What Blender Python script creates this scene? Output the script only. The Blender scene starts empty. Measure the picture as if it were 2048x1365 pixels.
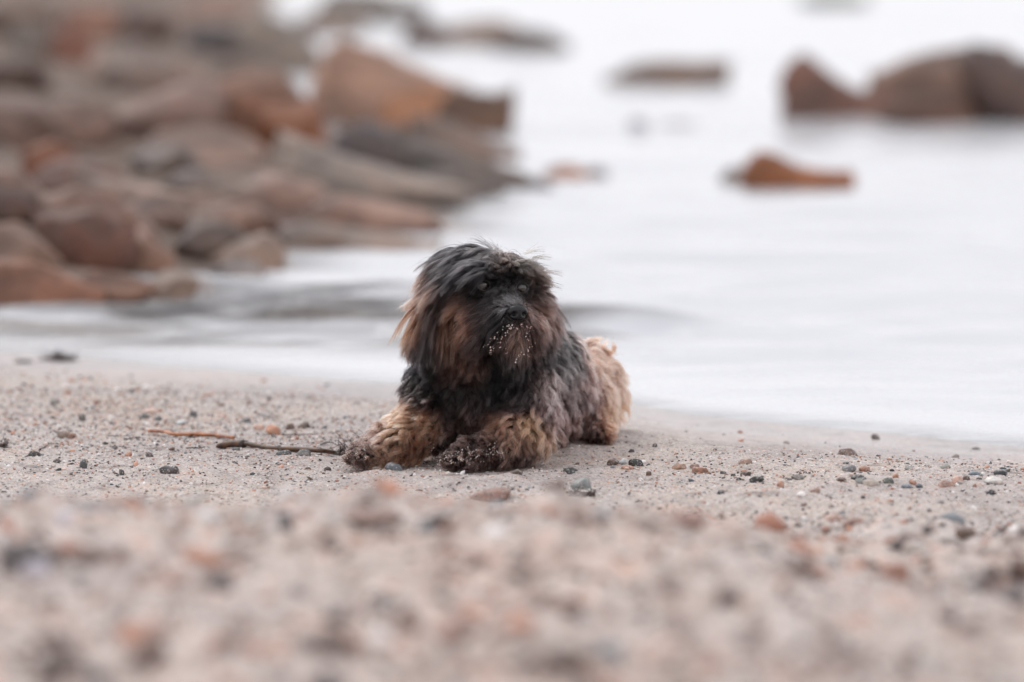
import bpy, math, random
import numpy as np
from mathutils import Vector, Matrix
from mathutils.bvhtree import BVHTree

# ------------------------------------------------------------------ camera, sky, sun, exposure
SC = bpy.context.scene
COL = SC.collection
PW, PH = 2048.0, 1365.0
LENS, SENSOR = 200.0, 36.0
FPX = LENS / SENSOR * PW
CAM = np.array([0.0, 0.0, 0.8])
PITCH = math.atan(1034.5 / FPX)
cd = bpy.data.cameras.new('camera')
cam = bpy.data.objects.new('camera', cd)
COL.objects.link(cam)
cam.location = CAM
cam.rotation_euler = (math.pi / 2 - PITCH, 0, 0)
cd.lens = LENS
cd.sensor_width = SENSOR
cd.clip_start = 0.1
cd.clip_end = 8000
cd.dof.use_dof = True
cd.dof.focus_distance = 7.10
cd.dof.aperture_fstop = 3.3
SC.camera = cam

world = bpy.data.worlds.new('World')
SC.world = world
world.use_nodes = True
wn, wl = world.node_tree.nodes, world.node_tree.links
wn.clear()
SUN_EL, SUN_ROT = math.radians(50), math.radians(-35)
sky = wn.new('ShaderNodeTexSky')
sky.sky_type = 'NISHITA'
sky.sun_disc = False
sky.sun_elevation = SUN_EL
sky.sun_rotation = SUN_ROT
sky.air_density = 1.0
sky.dust_density = 3.0
hs = wn.new('ShaderNodeHueSaturation')
hs.inputs['Saturation'].default_value = 0.12
mixc = wn.new('ShaderNodeMixRGB')
mixc.inputs['Fac'].default_value = 0.80
mixc.inputs['Color2'].default_value = (11.9, 11.85, 12.4, 1)   # even cloud layer
bg = wn.new('ShaderNodeBackground')
bg.inputs['Strength'].default_value = 0.10
wo = wn.new('ShaderNodeOutputWorld')
wl.new(sky.outputs[0], hs.inputs['Color'])
wl.new(hs.outputs[0], mixc.inputs['Color1'])
wl.new(mixc.outputs[0], bg.inputs['Color'])
wl.new(bg.outputs[0], wo.inputs['Surface'])

sd = bpy.data.lights.new('sun', 'SUN')
sd.energy = 0.9
sd.angle = math.radians(25)
sd.color = (1.0, 0.96, 0.91)
sun = bpy.data.objects.new('sun', sd)
COL.objects.link(sun)
sun_dir = Vector((math.sin(SUN_ROT) * math.cos(SUN_EL), math.cos(SUN_ROT) * math.cos(SUN_EL), math.sin(SUN_EL)))
sun.rotation_euler = sun_dir.to_track_quat('Z', 'Y').to_euler()
sun.location = (0, 0, 20)

SC.view_settings.view_transform = 'Standard'
SC.view_settings.look = 'None'
SC.view_settings.exposure = 0.22
SC.view_settings.gamma = 1.0
SC.view_settings.use_curve_mapping = False
SC.cycles_curves.shape = 'RIBBONS'
SC.cycles.max_bounces = 8
SC.cycles.diffuse_bounces = 3
SC.cycles.glossy_bounces = 4
SC.cycles.transparent_max_bounces = 12

random.seed(7)
rng = np.random.default_rng(11)

# ------------------------------------------------------------------ helpers
def ray(px, py):
    cp, sp = math.cos(PITCH), math.sin(PITCH)
    x, y = (px - PW / 2) / FPX, (PH / 2 - py) / FPX
    return np.array([x, cp + y * sp, -sp + y * cp])

def at_depth(px, py, Y):
    d = ray(px, py)
    return CAM + d * (Y / d[1])

def on_plane(px, py, z):
    d = ray(px, py)
    return CAM + d * ((z - CAM[2]) / d[2])

def lin(c, g=1.0):
    c = np.array(c[:3], float) / 255.0
    return np.where(c <= 0.04045, c / 12.92, ((c + 0.055) / 1.055) ** 2.4) * g

def _hash(ix, iy, s):
    h = (ix.astype(np.int64) * 374761393 + iy.astype(np.int64) * 668265263 + s * 1442695041) & 0xffffffff
    h = ((h ^ (h >> 13)) * 1274126177) & 0xffffffff
    h = h ^ (h >> 16)
    return (h & 0xffffff) / float(0xffffff)

def vnoise(x, y, s=0):
    x = np.asarray(x, float); y = np.asarray(y, float)
    ix, iy = np.floor(x), np.floor(y)
    fx, fy = x - ix, y - iy
    fx = fx * fx * (3 - 2 * fx); fy = fy * fy * (3 - 2 * fy)
    a = _hash(ix, iy, s); b = _hash(ix + 1, iy, s); c = _hash(ix, iy + 1, s); d = _hash(ix + 1, iy + 1, s)
    return (a * (1 - fx) + b * fx) * (1 - fy) + (c * (1 - fx) + d * fx) * fy - 0.5

def fbm(x, y, s=0, n=3):
    r, a = 0, 1.0
    for i in range(n):
        r = r + a * vnoise(x, y, s + i * 17); x = x * 2.03 + 3.1; y = y * 2.03 + 7.7; a *= 0.5
    return r

def sstep(a, b, x):
    t = np.clip((x - a) / (b - a), 0, 1)
    return t * t * (3 - 2 * t)

# ------------------------------------------------------------------ ground shape
WATER = -0.022
def shore_y(x):
    xs = [-60, -6, -2.0, -0.80, -0.347, -0.128, 0.168, 0.26, 0.457, 0.676, 2, 8, 60]
    ys = [20, 12, 10.0, 8.87, 8.5, 8.33, 8.08, 7.92, 7.72, 7.52, 6.6, 4.5, -20]
    return np.interp(x, xs, ys)

LANDPX = [(-900, 606), (0, 606), (300, 598), (420, 566), (600, 533), (840, 492), (890, 440), (1000, 388), (900, 340), (660, 262), (560, 268), (520, 215), (470, 140), (540, 60), (560, -60)]
LAND = [on_plane(px, py, WATER)[:2] for px, py in LANDPX]
LAND += [np.array([-4.0, 60.0]), np.array([-80.0, 90.0]), np.array([-80.0, 8.0]), np.array([-8.0, 8.6])]
LAND = np.array(LAND)

def land_sd(x, y):
    """signed distance to the rocky point, positive inside"""
    x = np.asarray(x, float); y = np.asarray(y, float)
    dmin = np.full(x.shape, 1e9); inside = np.zeros(x.shape, bool)
    n = len(LAND)
    for i in range(n):
        ax, ay = LAND[i]; bx, by = LAND[(i + 1) % n]
        ex, ey = bx - ax, by - ay
        t = np.clip(((x - ax) * ex + (y - ay) * ey) / (ex * ex + ey * ey), 0, 1)
        dmin = np.minimum(dmin, np.hypot(x - ax - t * ex, y - ay - t * ey))
        c = ((ay > y) != (by > y)) & (x < (bx - ax) * (y - ay) / (by - ay + 1e-12) + ax)
        inside ^= c
    return np.where(inside, dmin, -dmin)

def ground(x, y):
    x = np.asarray(x, float); y = np.asarray(y, float)
    near = sstep(14, 9, y)
    sy = shore_y(x) + 0.10 * vnoise(x * 3.1, y * 0.7, 5) + 0.03 * vnoise(x * 11, y * 2, 6)
    d = sy - y
    z = np.where(d > 0, WATER + 0.022 * sstep(0, 0.75, d), WATER + np.maximum(0.10 * d, -0.30))
    # the beach swells up towards the viewer
    side = 1 - sstep(0.04, 0.40, x)
    hump = side * 0.156 * sstep(6.46 + 0.06 * np.sin(x * 7), 5.25, y) + (1 - side) * 0.135 * sstep(6.9, 4.4, y)
    crest = 0.0
    z = z + hump + crest
    dry = sstep(0.05, 0.9, d)
    fore = sstep(6.9, 6.2, y)
    z = z + near * dry * (0.014 * fbm(x * 2.6, y * 2.0, 31, 3) + (0.003 + 0.022 * fore) * fbm(x * 9, y * 7, 41, 2)
                          + 0.013 * fore * fbm(x * 24, y * 9, 45, 2) + (0.0034 + 0.006 * fore) * fbm(x * 42, y * 30, 51, 2) + 0.0024 * vnoise(x * 120, y * 100, 61))
    # scooped hollow and small rim where the dog lies
    r = np.hypot((x + 0.02) / 0.24, (y - 7.22) / 0.26)
    z = z + near * (-0.007 * np.exp(-r ** 2 * 1.5) + 0.008 * np.exp(-((r - 1.05) / 0.22) ** 2) * (0.5 + vnoise(x * 25, y * 18, 9)))
    far = y > 8.9
    if np.any(far):
        ls = land_sd(np.where(far, x, 0), np.where(far, y, -50.0))
        lz = WATER + np.clip(ls * 0.14, -0.3, 0.07) + 0.012 * np.clip(ls, 0, 12) + 0.05 * fbm(x * 2.3, y * 1.4, 71, 3) * sstep(0.0, 0.5, ls)
        z = np.where(far & (ls > -1.5), np.maximum(z, lz), z)
    return z

def gz(x, y):
    return float(ground(np.array([x]), np.array([y]))[0])

def hit_ground(px, py, water=False):
    d = ray(px, py)
    t = np.concatenate([np.arange(3.0, 12.0, 0.006), np.geomspace(12, 400, 1500)])
    P = CAM[None] + d[None] * (t / d[1])[:, None]
    g = ground(P[:, 0], P[:, 1])
    if water:
        g = np.maximum(g, WATER)
    k = np.argmax(P[:, 2] <= g)
    return P[k, 0], P[k, 1], g[k]

def cove(x, y):
    q = ((x + .40 + (y - 9.4) * .25) / .70) ** 2 + ((y - 9.45) / .75) ** 2
    return sstep(1.25, .35, q + .5 * vnoise(x * 3, y * 5, 98))

# ------------------------------------------------------------------ materials
def new_mat(name):
    m = bpy.data.materials.new(name)
    m.use_nodes = True
    nt = m.node_tree
    return m, nt.nodes, nt.links, nt.nodes['Principled BSDF']

def node(N, t, **kw):
    n = N.new(t)
    for k, v in kw.items():
        if k.startswith('i_'):
            n.inputs[k[2:]].default_value = v
        else:
            setattr(n, k, v)
    return n

def ramp(N, stops, interp='LINEAR'):
    r = N.new('ShaderNodeValToRGB')
    r.color_ramp.interpolation = interp
    e = r.color_ramp.elements
    while len(e) < len(stops): e.new(0.5)
    for k, (p, c) in enumerate(stops):
        e[k].position = p; e[k].color = (*c, 1) if len(c) == 3 else c
    return r

def mat_sand():
    m, N, L, B = new_mat('beach_sand')
    g = N.new('ShaderNodeNewGeometry')
    # single grains, coarse grains
    v1 = node(N, 'ShaderNodeTexVoronoi', i_Scale=620.0)
    v2 = node(N, 'ShaderNodeTexVoronoi', i_Scale=210.0)
    n1 = node(N, 'ShaderNodeTexNoise', i_Scale=2.4, i_Detail=5.0)
    n2 = node(N, 'ShaderNodeTexNoise', i_Scale=21.0, i_Detail=5.0)
    for t in (v1, v2, n1, n2): L.new(g.outputs['Position'], t.inputs['Vector'])
    r1 = ramp(N, [(0.0, (.06, .055, .055)), (.12, (.22, .19, .175)), (.26, (.42, .38, .355)), (.55, (.53, .475, .44)), (.78, (.60, .545, .515)), (.92, (.52, .36, .28)), (1.0, (.80, .77, .75))])
    s1 = N.new('ShaderNodeSeparateColor'); L.new(v1.outputs['Color'], s1.inputs[0]); L.new(s1.outputs[0], r1.inputs[0])
    r2 = ramp(N, [(0, (.10, .09, .09)), (.05, (.22, .19, .18)), (.08, (.5, .45, .42)), (.90, (.5, .45, .42)), (.93, (.50, .27, .17)), (.96, (.44, .30, .24)), (.98, (.8, .78, .77)), (1, (.8, .78, .77))], 'CONSTANT')
    s2 = N.new('ShaderNodeSeparateColor'); L.new(v2.outputs['Color'], s2.inputs[0]); L.new(s2.outputs[0], r2.inputs[0])
    mx = N.new('ShaderNodeMixRGB'); mx.inputs[0].default_value = 0.38
    L.new(r1.outputs[0], mx.inputs[1]); L.new(r2.outputs[0], mx.inputs[2])
    # patches of warmer and greyer sand
    r3 = ramp(N, [(.30, (.74, .75, .78)), (.5, (.91, .925, .94)), (.62, (.94, .925, .915)), (.75, (.86, .77, .72))])
    L.new(n1.outputs[0], r3.inputs[0])
    r4 = ramp(N, [(.27, (.52, .47, .45)), (.40, (.95, .94, .93)), (.58, (1.08, 1.07, 1.06)), (.72, (1.02, .88, .81))])
    L.new(n2.outputs[0], r4.inputs[0])
    m1 = node(N, 'ShaderNodeMixRGB', blend_type='MULTIPLY'); m1.inputs[0].default_value = 1
    m2 = node(N, 'ShaderNodeMixRGB', blend_type='MULTIPLY'); m2.inputs[0].default_value = 0.9
    L.new(mx.outputs[0], m1.inputs[1]); L.new(r3.outputs[0], m1.inputs[2])
    L.new(m1.outputs[0], m2.inputs[1]); L.new(r4.outputs[0], m2.inputs[2])
    # weed crumbs and rusty grit lying in drifts on the upper beach
    gr = node(N, 'ShaderNodeAttribute', attribute_name='gritty')
    mp = N.new('ShaderNodeMapping'); mp.inputs['Scale'].default_value = (1.0, .30, 1.0); L.new(g.outputs['Position'], mp.inputs[0])
    n6 = node(N, 'ShaderNodeTexNoise', i_Scale=26.0, i_Detail=5.0, i_Roughness=.6); L.new(mp.outputs[0], n6.inputs['Vector'])
    r6 = ramp(N, [(.32, (.34, .28, .27)), (.40, (.74, .65, .62)), (.48, (1.08, 1.03, 1.01)), (.57, (1.26, 1.23, 1.23)), (.65, (1.18, .95, .84)), (.74, (.92, .62, .50))])
    L.new(n6.outputs[0], r6.inputs[0])
    m6 = node(N, 'ShaderNodeMixRGB', blend_type='MULTIPLY'); L.new(gr.outputs['Fac'], m6.inputs[0]); L.new(m2.outputs[0], m6.inputs[1]); L.new(r6.outputs[0], m6.inputs[2])
    m2 = m6
    # wetness from height above the water
    at = node(N, 'ShaderNodeAttribute', attribute_name='wet')
    wm = node(N, 'ShaderNodeMixRGB', blend_type='MULTIPLY')
    L.new(at.outputs['Fac'], wm.inputs[0]); L.new(m2.outputs[0], wm.inputs[1]); wm.inputs[2].default_value = (.86, .865, .89, 1)
    # dark weedy ground between the rocks; in the cove it also mimics rock reflections
    lt = node(N, 'ShaderNodeAttribute', attribute_name='rocky')
    n3 = node(N, 'ShaderNodeTexNoise', i_Scale=6.0, i_Detail=6.0); L.new(g.outputs['Position'], n3.inputs['Vector'])
    r5 = ramp(N, [(.3, (.05, .035, .028)), (.5, (.13, .09, .07)), (.62, (.20, .14, .11)), (.75, (.28, .21, .17))]); L.new(n3.outputs[0], r5.inputs[0])
    lm = N.new('ShaderNodeMixRGB')
    L.new(lt.outputs['Fac'], lm.inputs[0]); L.new(wm.outputs[0], lm.inputs[1]); L.new(r5.outputs[0], lm.inputs[2])
    L.new(lm.outputs[0], B.inputs['Base Color'])
    rr = N.new('ShaderNodeMapRange'); rr.inputs['To Min'].default_value = .95; rr.inputs['To Max'].default_value = .42
    L.new(at.outputs['Fac'], rr.inputs['Value']); L.new(rr.outputs[0], B.inputs['Roughness'])
    bp = node(N, 'ShaderNodeBump', i_Strength=0.8, i_Distance=0.0012)
    ad = node(N, 'ShaderNodeMath', operation='ADD')
    L.new(v1.outputs['Distance'], ad.inputs[0]); L.new(v2.outputs['Distance'], ad.inputs[1]); L.new(ad.outputs[0], bp.inputs['Height'])
    bs = N.new('ShaderNodeMapRange'); bs.inputs['To Min'].default_value = .8; bs.inputs['To Max'].default_value = .25
    L.new(at.outputs['Fac'], bs.inputs['Value']); L.new(bs.outputs[0], bp.inputs['Strength'])
    L.new(bp.outputs[0], B.inputs['Normal'])
    return m

def mat_water():
    m, N, L, B = new_mat('sea_water')
    out = N['Material Output']
    N.remove(B)
    g = N.new('ShaderNodeNewGeometry')
    mp = N.new('ShaderNodeMapping'); mp.inputs['Scale'].default_value = (1.0, 1.0, 1.0)
    L.new(g.outputs['Position'], mp.inputs[0])
    n1 = node(N, 'ShaderNodeTexNoise', i_Scale=38.0, i_Detail=3.0); n2 = node(N, 'ShaderNodeTexNoise', i_Scale=9.0, i_Detail=3.0)
    L.new(mp.outputs[0], n1.inputs['Vector']); L.new(mp.outputs[0], n2.inputs['Vector'])
    a = node(N, 'ShaderNodeMath', operation='MULTIPLY_ADD'); a.inputs[1].default_value = 0.22
    L.new(n1.outputs[0], a.inputs[0]); L.new(n2.outputs[0], a.inputs[2])
    bp = node(N, 'ShaderNodeBump', i_Strength=0.9, i_Distance=0.014); L.new(a.outputs[0], bp.inputs['Height'])
    dp = node(N, 'ShaderNodeAttribute', attribute_name='depth')
    mr = N.new('ShaderNodeMapRange'); mr.inputs['From Max'].default_value = 0.02; mr.inputs['To Min'].default_value = 0.30; mr.inputs['To Max'].default_value = 0.90
    L.new(dp.outputs['Fac'], mr.inputs['Value'])
    ck = node(N, 'ShaderNodeAttribute', attribute_name='clearness')
    ci = node(N, 'ShaderNodeMath', operation='MULTIPLY_ADD'); ci.inputs[1].default_value = -.98; ci.inputs[2].default_value = 1.0
    L.new(ck.outputs['Fac'], ci.inputs[0])
    cm = node(N, 'ShaderNodeMath', operation='MULTIPLY'); L.new(ci.outputs[0], cm.inputs[0]); L.new(mr.outputs[0], cm.inputs[1])
    df = N.new('ShaderNodeBsdfDiffuse'); df.inputs['Color'].default_value = (.60, .61, .635, 1)
    tr = N.new('ShaderNodeBsdfTransparent'); tr.inputs['Color'].default_value = (.93, .94, .95, 1)
    body = N.new('ShaderNodeMixShader'); L.new(cm.outputs[0], body.inputs[0]); L.new(tr.outputs[0], body.inputs[1]); L.new(df.outputs[0], body.inputs[2])
    gl = N.new('ShaderNodeBsdfGlossy'); gl.inputs['Roughness'].default_value = 0.24
    L.new(bp.outputs[0], gl.inputs['Normal'])
    fr = N.new('ShaderNodeFresnel'); fr.inputs['IOR'].default_value = 1.34; L.new(bp.outputs[0], fr.inputs['Normal'])
    mx = N.new('ShaderNodeMixShader'); L.new(fr.outputs[0], mx.inputs[0]); L.new(body.outputs[0], mx.inputs[1]); L.new(gl.outputs[0], mx.inputs[2])
    L.new(mx.outputs[0], out.inputs['Surface'])
    return m

def mat_rock():
    """colour comes from each stone's own object colour; weathering and veins on top"""
    m, N, L, B = new_mat('weathered_rock')
    oi = N.new('ShaderNodeObjectInfo'); tc = N.new('ShaderNodeTexCoord')
    mp = N.new('ShaderNodeMapping'); mp.inputs['Rotation'].default_value = (.5, .35, 0); mp.inputs['Scale'].default_value = (1, 1, 2.6)
    L.new(tc.outputs['Object'], mp.inputs[0])
    n1 = node(N, 'ShaderNodeTexNoise', i_Scale=5.5, i_Detail=7.0, i_Roughness=0.66)
    n2 = node(N, 'ShaderNodeTexNoise', i_Scale=26.0, i_Detail=5.0)
    w = node(N, 'ShaderNodeTexNoise', i_Scale=8.0, i_Detail=6.0, i_Roughness=.7)
    L.new(mp.outputs[0], n1.inputs['Vector']); L.new(tc.outputs['Object'], n2.inputs['Vector']); L.new(mp.outputs[0], w.inputs['Vector'])
    r1 = ramp(N, [(.30, (.38, .36, .37)), (.44, (.80, .78, .78)), (.56, (1.08, 1.02, .98)), (.70, (1.45, 1.32, 1.22))])
    L.new(n1.outputs[0], r1.inputs[0])
    m1 = node(N, 'ShaderNodeMixRGB', blend_type='MULTIPLY'); m1.inputs[0].default_value = 1
    L.new(oi.outputs['Color'], m1.inputs[1]); L.new(r1.outputs[0], m1.inputs[2])
    r2 = ramp(N, [(.3, (.7, .7, .72)), (.5, (1, 1, 1)), (.72, (1.3, 1.2, 1.1))]); L.new(n2.outputs[0], r2.inputs[0])
    m2 = node(N, 'ShaderNodeMixRGB', blend_type='MULTIPLY'); m2.inputs[0].default_value = .8
    L.new(m1.outputs[0], m2.inputs[1]); L.new(r2.outputs[0], m2.inputs[2])
    # rust stains
    r3 = ramp(N, [(.56, (0, 0, 0)), (.68, (1, 1, 1))]); L.new(w.outputs[0], r3.inputs[0])
    sc = node(N, 'ShaderNodeMath', operation='MULTIPLY'); sc.inputs[1].default_value = .24; L.new(r3.outputs[0], sc.inputs[0])
    m3 = N.new('ShaderNodeMixRGB'); L.new(sc.outputs[0], m3.inputs[0]); L.new(m2.outputs[0], m3.inputs[1]); m3.inputs[2].default_value = (.22, .125, .08, 1)
    L.new(m3.outputs[0], B.inputs['Base Color'])
    B.inputs['Roughness'].default_value = .62
    bp = node(N, 'ShaderNodeBump', i_Strength=0.6, i_Distance=0.02)
    L.new(n2.outputs[0], bp.inputs['Height']); L.new(bp.outputs[0], B.inputs['Normal'])
    return m

def mat_pebble():
    m, N, L, B = new_mat('pebble_stone')
    oi = N.new('ShaderNodeObjectInfo'); tc = N.new('ShaderNodeTexCoord')
    ad = node(N, 'ShaderNodeVectorMath', operation='ADD'); L.new(tc.outputs['Object'], ad.inputs[0]); L.new(oi.outputs['Random'], ad.inputs[1])
    n1 = node(N, 'ShaderNodeTexNoise', i_Scale=130.0, i_Detail=5.0, i_Roughness=.65); L.new(ad.outputs[0], n1.inputs['Vector'])
    v = node(N, 'ShaderNodeTexVoronoi', i_Scale=700.0); L.new(ad.outputs[0], v.inputs['Vector'])
    r1 = ramp(N, [(.3, (.5, .5, .52)), (.48, (.92, .91, .9)), (.6, (1.15, 1.1, 1.05)), (.72, (1.7, 1.6, 1.5))]); L.new(n1.outputs[0], r1.inputs[0])
    m1 = node(N, 'ShaderNodeMixRGB', blend_type='MULTIPLY'); m1.inputs[0].default_value = 1
    L.new(oi.outputs['Color'], m1.inputs[1]); L.new(r1.outputs[0], m1.inputs[2])
    s = N.new('ShaderNodeSeparateColor'); L.new(v.outputs['Color'], s.inputs[0])
    r2 = ramp(N, [(0, (0, 0, 0)), (.86, (0, 0, 0)), (.9, (.55, .55, .55))]); L.new(s.outputs[0], r2.inputs[0])
    m2 = N.new('ShaderNodeMixRGB'); L.new(r2.outputs[0], m2.inputs[0]); L.new(m1.outputs[0], m2.inputs[1]); m2.inputs[2].default_value = (.5, .44, .4, 1)
    L.new(m2.outputs[0], B.inputs['Base Color']); B.inputs['Roughness'].default_value = .55
    bp = node(N, 'ShaderNodeBump', i_Strength=0.5, i_Distance=0.0012); L.new(n1.outputs[0], bp.inputs['Height']); L.new(bp.outputs[0], B.inputs['Normal'])
    return m

def mat_grain():
    m, N, L, B = new_mat('gravel_grains')
    a = node(N, 'ShaderNodeAttribute', attribute_name='tint')
    L.new(a.outputs['Color'], B.inputs['Base Color']); B.inputs['Roughness'].default_value = .6
    return m

def mat_weed(name, c1, c2, rough=.35, scale=60):
    m, N, L, B = new_mat(name)
    tc = N.new('ShaderNodeTexCoord')
    n = node(N, 'ShaderNodeTexNoise', i_Scale=float(scale), i_Detail=5.0); L.new(tc.outputs['Object'], n.inputs['Vector'])
    r = ramp(N, [(.35, c1), (.65, c2)]); L.new(n.outputs[0], r.inputs[0]); L.new(r.outputs[0], B.inputs['Base Color'])
    B.inputs['Roughness'].default_value = rough
    bp = node(N, 'ShaderNodeBump', i_Strength=.5, i_Distance=.001); L.new(n.outputs[0], bp.inputs['Height']); L.new(bp.outputs[0], B.inputs['Normal'])
    return m

M_SAND, M_WATER, M_ROCK, M_PEB, M_GRAIN = mat_sand(), mat_water(), mat_rock(), mat_pebble(), mat_grain()

def tag(o, label=None, cat=None, group=None, kind=None):
    if label: o['label'] = label
    if cat: o['category'] = cat
    if group: o['group'] = group
    if kind: o['kind'] = kind
    return o

def mesh_obj(name, V, F, mat, parent=None, smooth=True):
    me = bpy.data.meshes.new(name)
    V = np.asarray(V, np.float32); F = np.asarray(F, np.int32)
    me.vertices.add(len(V)); me.vertices.foreach_set('co', V.ravel())
    k = F.shape[1]
    me.loops.add(F.size); me.loops.foreach_set('vertex_index', F.ravel())
    me.polygons.add(len(F)); me.polygons.foreach_set('loop_start', np.arange(0, F.size, k, dtype=np.int32))
    me.update(calc_edges=True)
    me.polygons.foreach_set('use_smooth', np.full(len(F), smooth))
    me.materials.append(mat)
    o = bpy.data.objects.new(name, me); COL.objects.link(o)
    if parent is not None: o.parent = parent
    return o

def grid_faces(nx, ny):
    i = np.arange(nx * ny).reshape(ny, nx)
    return np.stack([i[:-1, :-1], i[:-1, 1:], i[1:, 1:], i[1:, :-1]], -1).reshape(-1, 4)

def fattr(me, name, vals):
    a = me.attributes.new(name, 'FLOAT', 'POINT'); a.data.foreach_set('value', np.asarray(vals, np.float32))

def cattr(me, name, vals):
    a = me.attributes.new(name, 'FLOAT_COLOR', 'POINT')
    v = np.ones((len(vals), 4), np.float32); v[:, :3] = vals
    a.data.foreach_set('color', v.ravel())

# ------------------------------------------------------------------ beach and sea bed: one sheet to the horizon
def axis(core, out, n):
    g = np.geomspace(0.012, out, n)
    return g
xs = np.arange(-1.05, 1.05, 0.0062)
xo = np.cumsum(np.geomspace(0.012, 700, 62))
xs = np.concatenate([(-1.05 - xo)[::-1], xs, 1.05 + xo])
ys = np.concatenate([np.linspace(-200, 2.6, 20), np.arange(2.65, 6.3, 0.013), np.arange(6.3, 7.9, 0.005), np.arange(7.9, 11.0, 0.015), 11.0 + np.cumsum(np.geomspace(0.02, 500, 190))])
X, Y = np.meshgrid(xs, ys)
Z = ground(X.ravel(), Y.ravel())
beach = mesh_obj('beach', np.stack([X.ravel(), Y.ravel(), Z], 1), grid_faces(len(xs), len(ys)), M_SAND)
tag(beach, kind='structure')
dsh = shore_y(X.ravel()) - Y.ravel() + 0.16 * fbm(X.ravel() * 4, Y.ravel() * 2, 91, 3)
lsd = land_sd(X.ravel(), Y.ravel())
fattr(beach.data, 'gritty', np.clip(.25 * sstep(7.6, 7.0, Y.ravel()) + .75 * sstep(6.6, 5.9, Y.ravel()), 0, 1))
fattr(beach.data, 'wet', sstep(0.62, 0.12, dsh) * sstep(0.08, -0.1, lsd))
fattr(beach.data, 'rocky', np.maximum(sstep(-0.25, 0.15, lsd + 0.15 * fbm(X.ravel() * 3, Y.ravel() * 3, 97, 2)), .85 * cove(X.ravel(), Y.ravel())))  # shallow cove bed coloured dark, partly in place of reflected rocks

# ------------------------------------------------------------------ sea
def wave(x, y):
    sy = shore_y(x)
    off = np.clip(y - sy, 0, 50)
    amp = sstep(-0.02, 1.2, off)
    w = 0
    for k, (wl, ang, a, s) in enumerate([(0.62, 0.10, 1.0, 1), (0.41, -0.22, .7, 2), (0.27, 0.32, .5, 3), (0.155, -0.12, .33, 4), (0.098, .2, .2, 5), (1.9, -.05, 1.5, 6)]):
        ph = 2 * math.pi / wl * (y * math.cos(ang) + x * math.sin(ang)) + 5.0 * fbm(x * 0.8 / max(wl, .3), y * 0.45 / max(wl, .3), 100 + s, 2)
        fade = 1 / (1 + (np.abs(y) / (90 * wl)) ** 4)
        if wl < .3: a = a * (2.1 + 4.0 * cove(x, y))
        w = w + a * fade * (0.5 + vnoise(x * 1.3, y * .8, 120 + k) + .3) * np.sin(ph)
    return WATER + 0.0066 * amp * w
xs = np.arange(-1.6, 2.0, 0.016)
xo = np.cumsum(np.geomspace(0.03, 700, 60))
xs = np.concatenate([(-1.6 - xo)[::-1], xs, 2.0 + xo])
ys = np.concatenate([np.linspace(4.0, 7.2, 8), np.arange(7.25, 12.0, 0.012), 12.0 + np.cumsum(np.geomspace(0.025, 420, 230))])
X, Y = np.meshgrid(xs, ys)
Zw = wave(X.ravel(), Y.ravel())
sea = mesh_obj('water', np.stack([X.ravel(), Y.ravel(), Zw], 1), grid_faces(len(xs), len(ys)), M_WATER)
tag(sea, kind='structure')
fattr(sea.data, 'depth', np.clip(Zw - ground(X.ravel(), Y.ravel()), 0, 1))
streak = sstep(-.42, .12, fbm(X.ravel() * 2.2, Y.ravel() * 9, 140, 3))  # streaks let the dark bed show through, standing in for rock reflections
fattr(sea.data, 'clearness', cove(X.ravel(), Y.ravel()) * streak)

# ------------------------------------------------------------------ stones
def ico(sub):
    import bmesh
    bm = bmesh.new(); bmesh.ops.create_icosphere(bm, subdivisions=sub, radius=1.0)
    bm.verts.ensure_lookup_table()
    V = np.array([v.co[:] for v in bm.verts]); F = np.array([[v.index for v in f.verts] for f in bm.faces]); bm.free()
    return V, F
ICO = {k: ico(k) for k in (1, 2, 3, 4, 5)}

def n3(P, f, s):
    return (fbm(P[:, 0] * f + P[:, 2] * f * .7, P[:, 1] * f - P[:, 2] * f * .6, s, 3) + fbm(P[:, 1] * f + 5, P[:, 2] * f * 1.1 + P[:, 0] * f * .4, s + 40, 3)) * .6

def desat(c, k):
    return c * (1 - k) + np.mean(c) * k

def stone_shape(sub, seed, cuts=8, rough=.12, box=.0):
    V, F = ICO[sub]; V = V.copy()
    r = np.random.default_rng(seed)
    if box > 0:   # squarish
        m = np.max(np.abs(V), axis=1, keepdims=True); V = V * (1 - box) + V / m * .82 * box
    for _ in range(cuts):   # planar facets
        n = r.normal(size=3); n /= np.linalg.norm(n); d = r.uniform(.55, .88)
        e = V @ n - d
        V = V - np.where(e > 0, e * .88, 0)[:, None] * n
    nn = V / np.linalg.norm(V, axis=1, keepdims=True)
    V = V + nn * (rough * n3(V + seed % 13, 1.3, seed % 991) + rough * .35 * n3(V + seed % 7, 4.5, seed % 773))[:, None]
    lo, hi = V.min(0), V.max(0)
    return (V - (lo + hi) / 2) / ((hi - lo) / 2), F

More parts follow.
